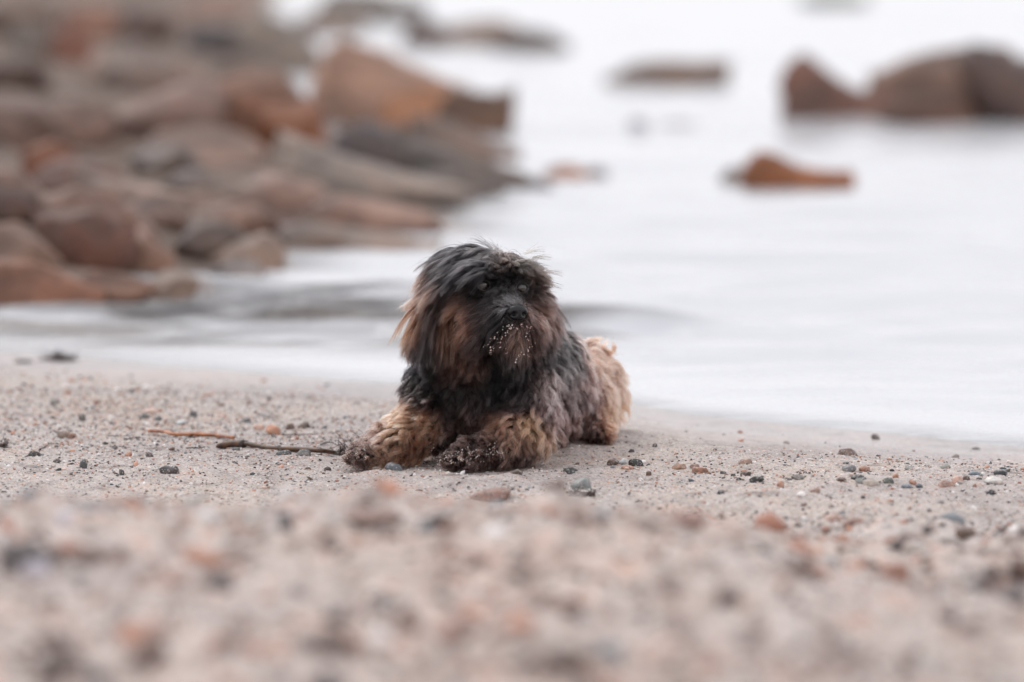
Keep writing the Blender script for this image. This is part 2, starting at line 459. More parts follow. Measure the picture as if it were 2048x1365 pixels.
def rock(label, x0, x1, top, base, col, prof=None, depth=.8, seed=0, gain=1.0, lean=0, base_water=False, group=None, sub=4, cuts=8, rough=.14):
    """a boulder whose outline seen from the beach spans x0..x1, top..base in photo pixels"""
    if prof is not None and group == GW: cuts, rough = 4, .20
    elif prof is not None: cuts = 5
    cx = (x0 + x1) / 2
    P = hit_ground(cx, base, True)
    s = P[1] / FPX
    w = (x1 - x0) * s / 2; h = (base - top) * s
    dp = w * depth
    V, F = stone_shape(sub, 1000 + seed, cuts, rough)
    V[:, 2] = np.where(V[:, 2] < -.35, -.35 + (V[:, 2] + .35) * .5, V[:, 2])
    zz = (V[:, 2] + .35) / 1.35
    if prof is not None:
        t = np.array([p[0] for p in prof]); hh = np.array([p[1] for p in prof])
        f = np.interp(V[:, 0] * .5 + .5, t, hh)
        # widen the body so the silhouette follows the profile, not the ellipse
        ell = np.sqrt(np.clip(1 - (V[:, 0] * .97) ** 2, .06, 1))
        f = np.clip(f / ell, 0, 3.0)
        zz = np.where(zz > 0, zz * f, zz)
    V = np.stack([V[:, 0] * w, V[:, 1] * dp, zz * h], 1)
    V[:, 0] += lean * V[:, 2]
    o = mesh_obj('boulder', V, F, M_ROCK)
    cyw = P[1] + dp * .55
    xc = (cx - PW / 2) * s
    g0 = max(gz(xc, cyw), WATER - .02) if not base_water else WATER
    o.location = (xc, cyw, P[2] - .01)
    o.color = (*desat(lin(col, gain), .06), 1)
    tag(o, label, 'rock', group)
    return o

GW = 'rocks standing in the shallow water'
GP = 'rocks of the rocky point'
K = 0
def W(*a, **k):
    global K; K += 1; return rock(*a, seed=K * 7, gain=GAIN, group=GW, base_water=True, **k)
def R(lab, x0, x1, t, b, c, **k):
    g = (x1 - x0) * .07; a = (lab, x0 - g, x1 + g, t - (b - t) * .06, b + (b - t) * .05, c); k.setdefault('cuts', 11); k.setdefault('rough', .25)
    global K; K += 1; return rock(*a, seed=K * 7, gain=GAIN, group=GP, **k)
GAIN = .72
# in the water
W('brown rock with a sharp peak beside the big domed rock in the water', 1556, 1880, 112, 246, (124, 88, 74), prof=[(0, .30), (.05, .72), (.15, 1.0), (.24, .92), (.36, .70), (.5, .56), (.7, .52), (1, .6)], depth=.5)
W('big grey-brown domed rock standing in the water, pale on its crown', 1735, 2130, 88, 246, (126, 98, 84), prof=[(0, .45), (.08, .62), (.2, .82), (.35, .96), (.5, 1.0), (.7, .97), (.9, .8), (1, .6)], depth=.6, cuts=3, rough=.08)
W('dark rust rock against the flank of the big domed rock', 1915, 2180, 90, 250, (92, 70, 62), prof=[(0, .4), (.12, .9), (.3, 1), (.6, .8), (1, .5)], depth=.75)
W('low reddish rock along the foot of the big domed rock', 1760, 1960, 190, 252, (105, 75, 62), depth=.3)
W('low orange-brown rock alone in the bright water', 1480, 1716, 304, 376, (150, 88, 42), prof=[(0, .7), (.15, 1), (.35, .95), (.5, .8), (.8, .65), (.95, .5), (1, .3)], depth=.5)
W('flat pale grey rock touching the low orange-brown rock', 1440, 1530, 325, 360, (165, 155, 150), depth=.6)
W('long flat brown rock with a pale top far out in the water', 1205, 1465, 116, 172, (128, 108, 96), prof=[(0, .5), (.1, .85), (.5, 1), (.9, 1), (1, .6)], depth=.5)
W('dark low rock at the outer tip of the far reef', 985, 1142, 52, 102, (98, 86, 80), prof=[(0, .6), (.3, 1), (.7, .9), (1, .3)], depth=.5)
W('long pale brown slab joined to the dark tip of the far reef', 845, 1040, 34, 88, (158, 140, 128), depth=.5)
W('dark brown rock on the near side of the far reef', 800, 905, 40, 92, (108, 88, 80), depth=.5)
W('grey rock at the far end of the reef by the upper edge', 760, 860, -6, 38, (120, 114, 110), depth=.5)
W('small orange stone lying in the water off the slab point', 1085, 1190, 322, 352, (178, 132, 108), depth=.6)
W('small blue-grey stone nearer than the small orange stone', 1050, 1120, 362, 398, (110, 108, 122), depth=.6)
W('small grey stone just beyond the small orange stone', 1160, 1218, 326, 350, (150, 148, 152), depth=.6)
W('faint submerged grey stone barely breaking the bright water', 1255, 1300, 232, 262, (168, 166, 176), depth=.7)
W('flat submerged stone next to the faint grey one', 1310, 1420, 236, 258, (190, 188, 194), depth=.5)
W('greenish grey rock at the upper edge far out in the water', 1590, 1740, -22, 8, (150, 156, 152), depth=.5)
# the rocky point, from the water side back
R('tall orange-brown boulder with a peaked top at the end of the point', 632, 905, 62, 250, (186, 148, 126), prof=[(0, .55), (.1, .8), (.25, 1.0), (.42, .88), (.6, .70), (.8, .52), (1, .30)], depth=.6)
R('grey upright rock leaning on the tall peaked boulder', 618, 705, 92, 245, (140, 130, 124), prof=[(0, .5), (.4, .85), (.7, 1), (1, .7)], depth=.6)
R('whitish rock at the foot of the tall peaked boulder', 628, 684, 180, 248, (186, 178, 174), depth=.6)
R('flat-topped bright orange rock in front of the tall peaked boulder', 735, 925, 172, 256, (196, 138, 98), prof=[(0, .7), (.3, 1), (.7, .95), (1, .7)], depth=.5)
R('dark brown overhanging rock at the waterside of the point', 880, 1022, 178, 262, (112, 84, 66), prof=[(0, .9), (.3, 1), (.9, .9), (1, .7)], depth=.5)
R('mid brown sloping rock under the dark overhanging rock', 830, 1030, 232, 322, (128, 106, 94), prof=[(0, .9), (.3, 1), (.6, .7), (1, .3)], depth=.6)
R('rounded dark grey boulder in the middle of the slabs', 650, 850, 236, 336, (92, 82, 82), prof=[(0, .5), (.3, 1), (.5, .95), (.8, .6), (1, .3)], depth=.6)
R('long dark grey slab sloping down to the water', 800, 1090, 282, 382, (104, 94, 88), prof=[(0, .95), (.25, 1), (.5, .75), (.8, .5), (1, .25)], depth=.5)
R('long grey-brown slab below the rounded dark grey boulder', 560, 930, 292, 394, (146, 132, 122), prof=[(0, .9), (.2, 1), (.5, .7), (.8, .4), (1, .2)], depth=.5)
R('dark narrow slab edge at the foot of the long grey-brown slab', 780, 1000, 335, 392, (98, 88, 82), prof=[(0, .5), (.3, .9), (.6, 1), (1, .4)], depth=.4)
R('large brown boulder with a rust orange flank', 372, 612, 148, 284, (134, 92, 68), prof=[(0, .6), (.2, .85), (.5, 1), (.75, .95), (1, .5)], depth=.7)
R('bright rust rock wedged under the large brown boulder', 520, 650, 206, 300, (150, 92, 56), depth=.6)
R('long mauve-brown slab running up to the large brown boulder', 196, 440, 160, 272, (148, 122, 112), prof=[(0, .4), (.4, .7), (.7, 1), (1, .9)], depth=.6)
R('pinkish brown rock between the long slab and the rust-red block', 290, 520, 252, 330, (142, 118, 106), depth=.6)
R('dark grey rounded boulder on the skyline of the point', 374, 520, 44, 112, (92, 86, 86), depth=.7)
R('pale grey slope rock beside the dark grey skyline boulder', 478, 650, 24, 138, (140, 128, 118), prof=[(0, .8), (.3, 1), (.6, .8), (1, .3)], depth=.7)
R('cream coloured boulder among darker brown ones', 162, 238, 98, 166, (180, 158, 144), depth=.8)
R('pale grey stone behind the cream coloured boulder', 240, 330, 84, 134, (140, 126, 118), depth=.8)
R('orange-brown block above the cream coloured boulder', 100, 182, 46, 122, (146, 98, 80), depth=.8)
R('reddish tan boulder high on the point', 120, 232, 8, 74, (160, 118, 98), depth=.8)
R('dark brown boulder high on the point', 222, 344, 12, 72, (108, 86, 78), depth=.8)
R('dark boulder half hidden at the edge of the frame', -50, 92, 100, 178, (98, 80, 72), depth=.8)
R('brown boulder below the dark half hidden one', -60, 100, 190, 290, (132, 108, 98), depth=.8)
R('brown boulder in the topmost corner of the point', -40, 110, -12, 70, (118, 96, 84), depth=.8)
R('grey-green stone between corner boulder and orange-brown block', 20, 110, 46, 108, (124, 114, 106), depth=.8)
R('light tan slope at the upper edge of the point', 326, 516, -20, 52, (158, 132, 118), depth=.7)
R('greyish rock at the upper edge left of the reef', 640, 810, -20, 44, (138, 132, 126), depth=.6)
R('tan flat rock beneath the reef rock at the upper edge', 590, 720, 20, 66, (160, 145, 134), depth=.6)
R('rust-red block with a shadowed face', 46, 158, 272, 352, (136, 82, 52), prof=[(0, .5), (.5, 1), (.8, .9), (1, .6)], depth=.8)
R('smooth brown boulder below the rust-red block', 66, 244, 312, 388, (124, 96, 88), depth=.7)
R('mauve boulder by the frame edge under the rust-red block', -70, 90, 330, 410, (132, 108, 98), depth=.8)
R('dark brown boulder by the frame edge', -60, 90, 368, 440, (88, 64, 56), depth=.7)
R('tan slab reaching across the middle of the point', 160, 420, 350, 420, (150, 128, 116), prof=[(0, 1), (.4, .9), (.7, .6), (1, .3)], depth=.6)
R('grey stone in a gap in the middle of the point', 262, 392, 284, 346, (124, 112, 106), depth=.7)
R('bluish pale stone set between brown rocks', 330, 436, 332, 384, (132, 120, 114), depth=.7)
R('pinkish boulder above the small dark red stone', 452, 650, 324, 418, (150, 124, 112), prof=[(0, .6), (.3, 1), (.6, .8), (1, .4)], depth=.6)
R('low pinkish slab stretching toward the bay', 600, 868, 378, 450, (160, 130, 116), prof=[(0, .8), (.3, 1), (.6, .7), (1, .3)], depth=.5)
R('small dark red stone in the hollow', 504, 602, 420, 466, (92, 58, 46), depth=.8)
R('light ridge rock behind the biggest dark red boulder', 78, 300, 366, 476, (146, 116, 102), prof=[(0, .7), (.4, 1), (.8, .7), (1, .4)], depth=.6)
R('biggest dark red-brown boulder near the waterline', 66, 258, 408, 528, (112, 76, 62), prof=[(0, .5), (.2, .85), (.5, 1), (.8, .8), (1, .5)], depth=.6)
R('tan boulder leaning against the biggest dark red one', 228, 340, 432, 536, (156, 122, 104), prof=[(0, .9), (.3, 1), (1, .3)], depth=.7)
R('grey-brown boulder between tan and white stones', 352, 484, 436, 518, (112, 96, 88), depth=.7)
R('sandy brown low rock near the small dark red stone', 420, 560, 462, 534, (150, 128, 114), depth=.7)
R('sandy flat rock at the bay side of the point', 612, 868, 452, 506, (158, 142, 132), prof=[(0, .7), (.3, 1), (.7, .8), (1, .4)], depth=.4)
R('upright whitish stone at the waterline', 512, 566, 474, 540, (205, 200, 200), depth=.8)
R('small whitish stone at the waterline near the tan cobble', 385, 426, 548, 598, (204, 196, 194), depth=.8)
R('long orange-brown ridge rock at the waterline', -60, 190, 508, 606, (150, 106, 84), prof=[(0, .9), (.3, 1), (.7, .8), (1, .4)], depth=.4)
R('brown rock next to the long orange-brown ridge', 140, 306, 532, 602, (140, 108, 92), depth=.5)
R('tan cobble at the edge of the channel', 284, 404, 534, 594, (156, 136, 122), depth=.6)
R('grey cobble beside the upright whitish stone', 420, 522, 512, 562, (150, 142, 138), depth=.6)
R('light brown slab above the long orange-brown ridge', -60, 110, 440, 530, (150, 124, 110), depth=.5)
R('dark mauve rock above the light brown slab', 230, 372, 384, 448, (128, 106, 98), depth=.6)
R('pinkish brown rock beneath the pinkish boulder', 380, 540, 396, 462, (146, 118, 104), depth=.6)
R('greyish slab at the middle bay side', 540, 690, 440, 492, (140, 126, 118), depth=.5)
R('brown rock in the upper middle of the point', 60, 220, 196, 288, (142, 116, 104), depth=.7)
R('dusty brown rock under the pale grey slope rock', 420, 560, 108, 172, (134, 116, 106), depth=.6)
R('dusky brown rock behind the long mauve-brown slab', 200, 390, 108, 186, (138, 118, 108), depth=.6)

# ------------------------------------------------------------------ pebbles on the sand
PC = 'pebbles on the sand'
def pebble(label, px, py, w, h, col, seed, box=0.0, yaw=None):
    P = hit_ground(px, py + h * .42)
    s = P[1] / FPX
    V, F = stone_shape(3, 5000 + seed, 9, .16, box)
    r = np.random.default_rng(seed)
    hw = w * s / 2
    V = V * np.array([hw, hw * r.uniform(.6, .95), h * s * .68])
    a = r.uniform(-.25, .25)
    c, sn = math.cos(a), math.sin(a)
    V[:, [0, 2]] = V[:, [0, 2]] @ np.array([[c, sn * .5], [-sn * .5, c]])
    o = mesh_obj('pebble', V, F, M_PEB)
    y = P[1] + hw * .5
    o.location = ((px - PW / 2) * s, y, gz((px - PW / 2) * s, y) + h * s * .22)
    o.color = (*desat(lin(col, .98), .30), 1)
    tag(o, label, 'pebble', PC)
    return o

def cr(cx, cy, w, h): return 1200 + cx * .414, 780 + cy * .414, w * .414, h * .414
def cl(cx, cy, w, h): return cx * .332, 660 + cy * .332, w * .332, h * .332
DK, SL, BR, OR, WH, GY, PK, TN = (52, 50, 48), (70, 76, 84), (98, 74, 62), (182, 122, 88), (200, 195, 190), (132, 128, 124), (205, 160, 142), (158, 128, 108)
peb = [
 ('dark brown pebble nearest the dog\'s hind foot in the small cluster', cr(65, 355, 60, 32), BR), ('grey-white pebble between the brown and black ones by the dog\'s rump', cr(118, 352, 50, 28), (178, 182, 186)),
 ('orange flake in front of the grey-white pebble by the dog\'s rump', cr(135, 374, 62, 18), OR), ('black-green pebble ending the small cluster behind the dog', cr(178, 357, 76, 40), (48, 52, 50)),
 ('oblong tan block of stone with square ends', cr(388, 373, 74, 28), (176, 132, 104)), ('pinkish brown chip just beyond the oblong tan block', cr(462, 370, 50, 20), (150, 112, 98)),
 ('flat orange-brown stone right of the oblong tan block', cr(490, 392, 82, 30), (166, 112, 82)), ('lone tan-brown stone lying beyond the oblong tan block', cr(710, 345, 68, 28), (160, 124, 102)),
 ('tiny square brown pebble in front of the dog\'s rump', cr(240, 405, 27, 24), (112, 84, 66)), ('small charcoal pebble beside a black speck', cr(602, 402, 32, 15), (80, 78, 78)),
 ('black speck-sized pebble between two dark ones', cr(650, 410, 24, 12), (46, 44, 44)), ('dark umber pebble with pointed top', cr(712, 405, 56, 28), (92, 72, 64)),
 ('very small black pebble before the dark umber one', cr(678, 430, 32, 14), (40, 40, 42)), ('wide black-green pebble in the middle of the open sand', cr(765, 437, 76, 30), (50, 54, 52)),
 ('small dark grey pebble next to a smooth grey one', cr(920, 434, 38, 15), (70, 68, 68)), ('smooth mid-grey pebble half sunk in sand', cr(970, 425, 62, 26), (104, 100, 98)),
 ('wedge-shaped dark brown stone standing alone near the wash', cr(1208, 302, 98, 38), (112, 82, 68)), ('blurred brown-grey stone at the edge of the wash', cr(1342, 228, 46, 30), (104, 92, 86)),
 ('small dark pebble behind the striped slate', cr(1200, 356, 34, 10), (70, 70, 74)), ('striped slate-grey stone leaning over', cr(1215, 384, 72, 32), (118, 118, 122)),
 ('orange-brown stone touching the striped slate', cr(1288, 385, 56, 22), (170, 112, 80)), ('low dark brown pebble left of the slate and shell-grey pair', cr(1175, 437, 54, 18), (108, 78, 66)),
 ('dark slate pebble resting on the grey-green one', cr(1260, 427, 76, 26), (74, 72, 74)), ('grey-green pebble under the dark slate one', cr(1270, 446, 52, 28), (128, 132, 128)),
 ('pale tan wedge beside the grey-green pebble', cr(1322, 455, 86, 32), (178, 162, 148)), ('speckled dark green-grey pebble', cr(1405, 443, 56, 28), (92, 96, 90)),
 ('small orange pebble above the speckled green-grey one', cr(1440, 420, 32, 20), (196, 136, 98)), ('flat pale grey pebble set back on the sand', cr(1510, 378, 52, 20), (150, 150, 146)),
 ('blue-grey flat pebble beside a little orange one', cr(1495, 466, 56, 22), (122, 136, 150)), ('little orange pebble touching the blue-grey flat one', cr(1525, 455, 36, 20), (186, 122, 86)),
 ('steel-dark pebble next to the little orange one', cr(1556, 465, 36, 20), (74, 82, 94)), ('pale green-grey pebble far back near the wet sand', cr(1682, 373, 54, 20), (146, 152, 144)),
 ('red-brown speckled stone, largest of its heap', cr(1690, 453, 86, 42), (158, 116, 98)), ('pink stone resting on the red-brown speckled one', cr(1742, 440, 52, 38), (222, 172, 152)),
 ('dark brown cube-like stone by the pink one', cr(1785, 428, 42, 26), (98, 74, 66)), ('blue slate sliver behind the dark brown cube-like stone', cr(1830, 407, 72, 20), (110, 128, 142)),
 ('white shell-like stone, palest on the open sand', cr(1915, 440, 92, 44), (196, 192, 188)), ('dark slate mound behind the white shell-like stone', cr(1950, 404, 72, 26), (74, 78, 84)),
 ('small grey pebble on top of the dark slate mound', cr(1985, 394, 30, 16), (110, 110, 108)), ('round blue-black pebble in front of the white shell-like stone', cr(1905, 498, 50, 28), (62, 66, 74)),
 ('tiny orange-brown square pebble near the white stone', cr(1825, 466, 20, 16), (150, 104, 80)), ('rounded orange pebble standing on its edge', cr(880, 460, 38, 32), (198, 138, 106)),
 ('little blue-black pebble in the pinkish sand', cr(592, 495, 38, 20), (66, 70, 80)), ('small round white pebble', cr(982, 508, 44, 32), (228, 226, 224)),
 ('brown pebble just right of the small round white one', cr(1050, 490, 52, 22), (150, 112, 94)), ('out-of-focus dark grey pebble in the near sand', cr(1595, 685, 52, 44), (84, 80, 80)),
 ('out-of-focus brown block in the near sand', cr(1785, 700, 102, 52), (116, 88, 70)), ('long out-of-focus brown stone in the near sand', cr(1245, 628, 124, 36), (150, 112, 96)),
 ('brown stone sitting in the thin wash', cr(1180, 62, 56, 40), (168, 154, 144)), ('small dark pebble right behind the dog', cr(155, 295, 30, 18), (74, 72, 72)),
 ('tiny dark pebble a little behind the dog\'s rump', cr(270, 275, 24, 18), (84, 80, 78)), ('faint grey pebble on the smooth damp sand', cr(908, 255, 32, 16), (150, 142, 136)),
 ('faint brownish pebble on the damp sand close to the wash', cr(1730, 320, 40, 22), (150, 138, 130)), ('grey pebble low on the damp sand by the frame edge', cr(1830, 285, 46, 16), (150, 144, 140)),
 ('brown and rust knobbly stone among shell bits', cl(365, 640, 84, 48), (138, 116, 100)), ('rust half of the knobbly stone pair among shell bits', cl(418, 645, 60, 38), (150, 108, 82)),
 ('dark mossy stone in front of the knobbly pair', cl(185, 745, 86, 46), (82, 78, 74)), ('small dark pebble between mossy stone and slate', cl(325, 790, 48, 24), (92, 88, 84)),
 ('crooked dark slate standing on the near sand', cl(485, 812, 52, 60), (84, 88, 90)), ('round rust-brown pebble with a white chip beside it', cl(760, 754, 48, 28), (160, 106, 78)),
 ('white chip beside the round rust-brown pebble', cl(795, 760, 30, 24), (226, 220, 216)), ('dark plum pebble near the rust-brown one', cl(886, 758, 50, 32), (82, 66, 64)),
 ('big dark blurred slate in the near sand', cl(1005, 848, 122, 60), (84, 76, 76)), ('small upright black pebble left of the big dark slate', cl(718, 858, 34, 38), (72, 74, 74)),
 ('bright orange stone leaning behind the kelp', cl(1635, 605, 96, 72), (200, 132, 92)), ('dark brown stone next to the bright orange one', cl(1738, 586, 56, 40), (126, 96, 80)),
 ('brown stone with grey face behind the kelp tip', cl(1825, 578, 84, 46), (130, 112, 102)), ('dark slate pebble beyond the bright orange stone', cl(1475, 548, 60, 34), (98, 102, 108)),
 ('pink pebble at the foot of the bright orange stone', cl(1550, 592, 70, 34), (212, 168, 148)), ('slate pebble in the gravel band behind the rust strip', cl(1155, 510, 52, 34), (92, 96, 100)),
 ('grey-green pebble in the gravel band', cl(860, 522, 62, 32), (104, 108, 104)), ('long pink stone in the gravel band', cl(888, 490, 110, 30), (206, 166, 148)),
 ('dark upright pebble at the near end of the gravel band', cl(480, 535, 44, 44), (92, 88, 84)), ('pale blue pebble in the gravel band', cl(1080, 560, 70, 34), (176, 184, 190)),
 ('dark teal pebble in the gravel band', cl(940, 535, 50, 28), (96, 104, 106)), ('dull green pebble farther up the gravel band', cl(315, 440, 64, 34), (120, 118, 112)),
 ('black slate chip tucked under the kelp stalk', cl(1700, 742, 96, 34), (54, 56, 60)), ('grey sandy stone beside the slate chip under the kelp', cl(1820, 745, 92, 44), (112, 110, 110)),
 ('small black chip under the kelp knob', cl(1412, 724, 50, 20), (70, 72, 76)), ('slate-blue pebble in front of the dog\'s outstretched paw', (785, 932, 36, 18), (92, 102, 110)),
 ('orange pebble in front of the outstretched paw', (718, 931, 17, 12), (214, 152, 118)), ('dark slate pebble before the dog\'s tucked foreleg', (1139, 943, 24, 13), (66, 70, 72)),
 ('small brown pebble below the dog\'s elbow', (1033, 945, 26, 10), (110, 96, 88)), ('grey pebble before the dog\'s chest', (925, 943, 26, 11), (108, 108, 108)),
 ('blurred dark pebble in the near sand below the dog', (568, 1048, 34, 36), (96, 96, 98)), ('reddish long pebble in the near sand', (1375, 1050, 96, 30), (150, 108, 94)),
 ('long brown streak-like stone in the near sand', (740, 1045, 130, 26), (148, 108, 94)), ('dark brown stone at the bottom of the near sand', (640, 1285, 110, 44), (112, 92, 84)),
 ('dark round stone in the bottom corner of the near sand', (110, 1345, 110, 70), (100, 82, 74)), ('dark stone at the lower edge below the dog', (1125, 1325, 110, 64), (110, 88, 78)),
 ('dark grey stone halfway down the near sand', (1462, 1202, 56, 32), (100, 90, 88)), ('small charcoal stone in the pinkish near sand', (430, 1165, 66, 40), (112, 106, 104)),
 ('dark lump by the frame edge in the near sand', (10, 1120, 46, 70), (98, 92, 92)), ('brown stone by the lump at the frame edge', (100, 1105, 44, 30), (122, 92, 80)),
 ('rust stone lying in the near sand', (130, 1096, 60, 24), (176, 118, 92)), ('rusty lump in the near sand below the mossy clod', (690, 1290, 70, 34), (166, 118, 98)),
 ('orange-brown stone low in the near sand', (905, 1278, 90, 34), (168, 120, 98)), ('brown stone in the hollow of the near ridge', (980, 992, 86, 20), (150, 110, 94)),
 ('brown flat stone on the near ridge', (450, 1112, 110, 28), (146, 120, 108)), ('dusky stone at the side edge of the near sand', (2030, 1192, 60, 34), (120, 116, 114)),
 ('small dark stone in the speckled near sand', (1990, 1145, 36, 26), (124, 110, 104)), ('lilac-white stone in the near sand', (122, 1038, 40, 30), (205, 200, 214)),
 ('pale lilac stone in the near sand by the dark lump', (60, 1140, 66, 34), (200, 194, 208)), ('orange spot-like pebble at the frame edge', (6, 1055, 26, 24), (196, 118, 84)),
]
for i, (lab, (px, py, w, h), c) in enumerate(peb):
    pebble(lab, px, py, w, h, c, 300 + i, box=.7 if ('block' in lab or 'cube' in lab or 'square' in lab) else .1)

# ------------------------------------------------------------------ gravel: loose coarse grains everywhere on the sand
def scatter(name, P, size, tint, seed, sub=1, flat=.62):
    V0, F0 = ICO[sub]
    r = np.random.default_rng(seed)
    n = len(P); k = len(V0)
    sc = size[:, None] * r.uniform(.65, 1.25, (n, 3)); sc[:, 2] *= flat
    q = r.normal(size=(n, 3)) * .25
    ang = r.uniform(0, 6.283, n)
    V = V0[None] * (1 + r.uniform(-.22, .22, (n, k))[..., None]) * sc[:, None, :]
    V[..., 2] += V[..., 0] * q[:, None, 0] + V[..., 1] * q[:, None, 1]
    c, s = np.cos(ang)[:, None], np.sin(ang)[:, None]
    x = V[..., 0] * c - V[..., 1] * s; y = V[..., 0] * s + V[..., 1] * c
    V = np.stack([x + P[:, None, 0], y + P[:, None, 1], V[..., 2] + P[:, None, 2]], -1).reshape(-1, 3)
    F = (F0[None] + (np.arange(n) * k)[:, None, None]).reshape(-1, 3)
    o = mesh_obj(name, V, F, M_GRAIN, smooth=True)
    cattr(o.data, 'tint', np.repeat(tint, k, 0))
    return o

PAL = np.array([lin(c, .93) for c in [(226, 220, 216), (205, 196, 188), (188, 176, 168), (210, 176, 160), (200, 140, 110), (168, 112, 86), (120, 92, 80), (92, 84, 82), (64, 62, 62), (84, 94, 102), (140, 146, 150), (225, 200, 188)]])
PW_ = np.array([.14, .17, .15, .12, .075, .055, .055, .055, .04, .035, .05, .06]); PW_ /= PW_.sum()
def pick(n, r, w=PW_):
    t = (PAL * .80 + PAL.mean(1, keepdims=True) * .20)[r.choice(len(PAL), n, p=w / w.sum())] * r.uniform(.8, 1.15, (n, 1))
    return np.clip(t, 0, .85)

def density(x, y):
    d = .35 + .65 * sstep(.15, -.35, x) * sstep(7.0, 7.5, y) * sstep(8.6, 8.1, y)
    d = d * (0.55 + 1.1 * np.clip(vnoise(x * 4, y * 3, 201) + vnoise(x * 11, y * 8, 202) * .7 + .35, 0, 1.5))
    d = np.where(y < 6.5, d * 1.15, d)
    # the bare damp band behind the line of pebbles on the water side
    bare = sstep(.1, .18, x) * sstep(7.20, 7.32, y)
    d = d * (1 - .93 * bare)
    d = d * sstep(0.0, 0.4, shore_y(x) - y)
    return d
r = np.random.default_rng(77)
def grains(n, y0, y1, smin, smax, p, seed, w=PW_, xm=.102):
    y = r.uniform(y0, y1, n); x = r.uniform(-1, 1, n) * (y * xm + .06)
    keep = r.uniform(0, 1.4, n) < density(x, y)
    x, y = x[keep], y[keep]
    s = smin + (smax - smin) * r.power(p, len(x))
    z = ground(x, y) + s * .15
    return np.stack([x, y, z], 1), s, pick(len(x), r, w)
sets = [grains(64000, 6.4, 8.0, .0008, .0026, .6, 1, np.array([.17, .12, .10, .10, .07, .06, .07, .09, .08, .04, .05, .05])),
        grains(9000, 6.3, 8.9, .0016, .0052, .35, 2),
        grains(24000, 4.2, 6.5, .0020, .0068, .35, 3, np.array([.06, .12, .14, .12, .07, .09, .12, .08, .05, .04, .05, .06])),
        grains(420, 4.2, 6.2, .010, .022, .4, 6, np.array([.02, .10, .14, .10, .05, .13, .20, .10, .05, .04, .05, .02])),
        grains(1100, 4.2, 6.6, .006, .015, .35, 4, np.array([.04, .12, .14, .12, .07, .10, .13, .08, .05, .04, .05, .06]))]
P = np.concatenate([s[0] for s in sets]); S = np.concatenate([s[1] for s in sets]); T = np.concatenate([s[2] for s in sets])
tag(scatter('gravel', P, S, T, 5), 'coarse grains, shell bits and tiny stones strewn over the beach', None, None, 'stuff')

# dark slivers of dried weed lying flat among the pebbles
def ribbon(pts, wid, thick, n=8, seed=0):
    """a tapering tube along points (m), flattened; wid per point"""
    pts = np.asarray(pts, float); m = len(pts)
    T_ = np.gradient(pts, axis=0); T_ /= np.linalg.norm(T_, axis=1, keepdims=True) + 1e-9
    up = np.array([0, 0, 1.0])
    side = np.cross(T_, up); side /= np.linalg.norm(side, axis=1, keepdims=True) + 1e-9
    nn = np.cross(side, T_)
    a = np.linspace(0, 2 * math.pi, n, endpoint=False)
    V = (pts[:, None] + side[:, None] * (np.cos(a)[None, :, None] * np.asarray(wid)[:, None, None]) + nn[:, None] * (np.sin(a)[None, :, None] * np.asarray(thick)[:, None, None])).reshape(-1, 3)
    F = []
    for i in range(m - 1):
        for j in range(n):
            F.append([i * n + j, i * n + (j + 1) % n, (i + 1) * n + (j + 1) % n, (i + 1) * n + j])
    F = np.array(F)
    V = np.concatenate([V, pts[:1], pts[-1:]])
    c0, c1 = len(V) - 2, len(V) - 1
    caps = [[c0, (j + 1) % n, j, j] for j in range(n)] + [[c1, (m - 1) * n + j, (m - 1) * n + (j + 1) % n, (m - 1) * n + (j + 1) % n] for j in range(n)]
    return V, F, caps

def tube_obj(name, strands, mat, parent=None):
    import bmesh
    bm = bmesh.new()
    for pts, wid, th in strands:
        V, F, caps = ribbon(pts, wid, th)
        vs = [bm.verts.new(v) for v in V]
        for f in F: bm.faces.new([vs[i] for i in f])
        for f in caps: bm.faces.new([vs[i] for i in f[:3]])
    me = bpy.data.meshes.new(name); bm.to_mesh(me); bm.free()
    for p in me.polygons: p.use_smooth = True
    me.materials.append(mat)
    o = bpy.data.objects.new(name, me); COL.objects.link(o)
    if parent is not None: o.parent = parent
    return o

def smooth_path(P, n):
    P = np.asarray(P, float); t = np.linspace(0, 1, len(P)); tt = np.linspace(0, 1, n)
    out = np.stack([np.interp(tt, t, P[:, k]) for k in range(P.shape[1])], 1)
    for _ in range(max(2, n // len(P))):
        out[1:-1] = out[1:-1] * .5 + (out[:-2] + out[2:]) * .25
    return out

M_KELP = mat_weed('wet_kelp', tuple(lin((48, 32, 20))), tuple(lin((98, 66, 40))), .5, 90)
M_KELP2 = mat_weed('dry_orange_kelp', tuple(lin((120, 66, 38))), tuple(lin((190, 126, 84))), .5, 70)
M_WEED = mat_weed('dark_seaweed', tuple(lin((36, 28, 28))), tuple(lin((88, 70, 64))), .55, 120)

def lay(pixels, lift):
    out = []
    for px, py in pixels:
        g = hit_ground(px, py); out.append([g[0], g[1], g[2] + lift])
    return out
# kelp stalk with a knobbed end, beside the outstretched paw
path = smooth_path(lay([(432, 900), (462, 897), (500, 896), (540, 900), (590, 905), (640, 911), (668, 912)], .0034), 60)
path[:, 2] += .0022 * np.sin(np.linspace(0, 9, 60))
t = np.linspace(0, 1, 60)
wd = np.interp(t, [0, .02, .08, .2, .26, .275, .29, .5, .8, 1], [.0014, .0044, .0060, .0066, .0064, .0052, .0043, .0041, .0044, .0036])
o = tube_obj('kelp_stalk', [(path, wd * .95, wd * .72)], M_KELP); tag(o, 'dark brown kelp stalk with a thick knobbed end pointing at the dog\'s paw', 'kelp')
root = path[0].copy()
ring = tube_obj('stalk_ring', [(path[15:18], np.array([.0063, .0068, .0058]), np.array([.0050, .0054, .0047]))], M_WEED, o)
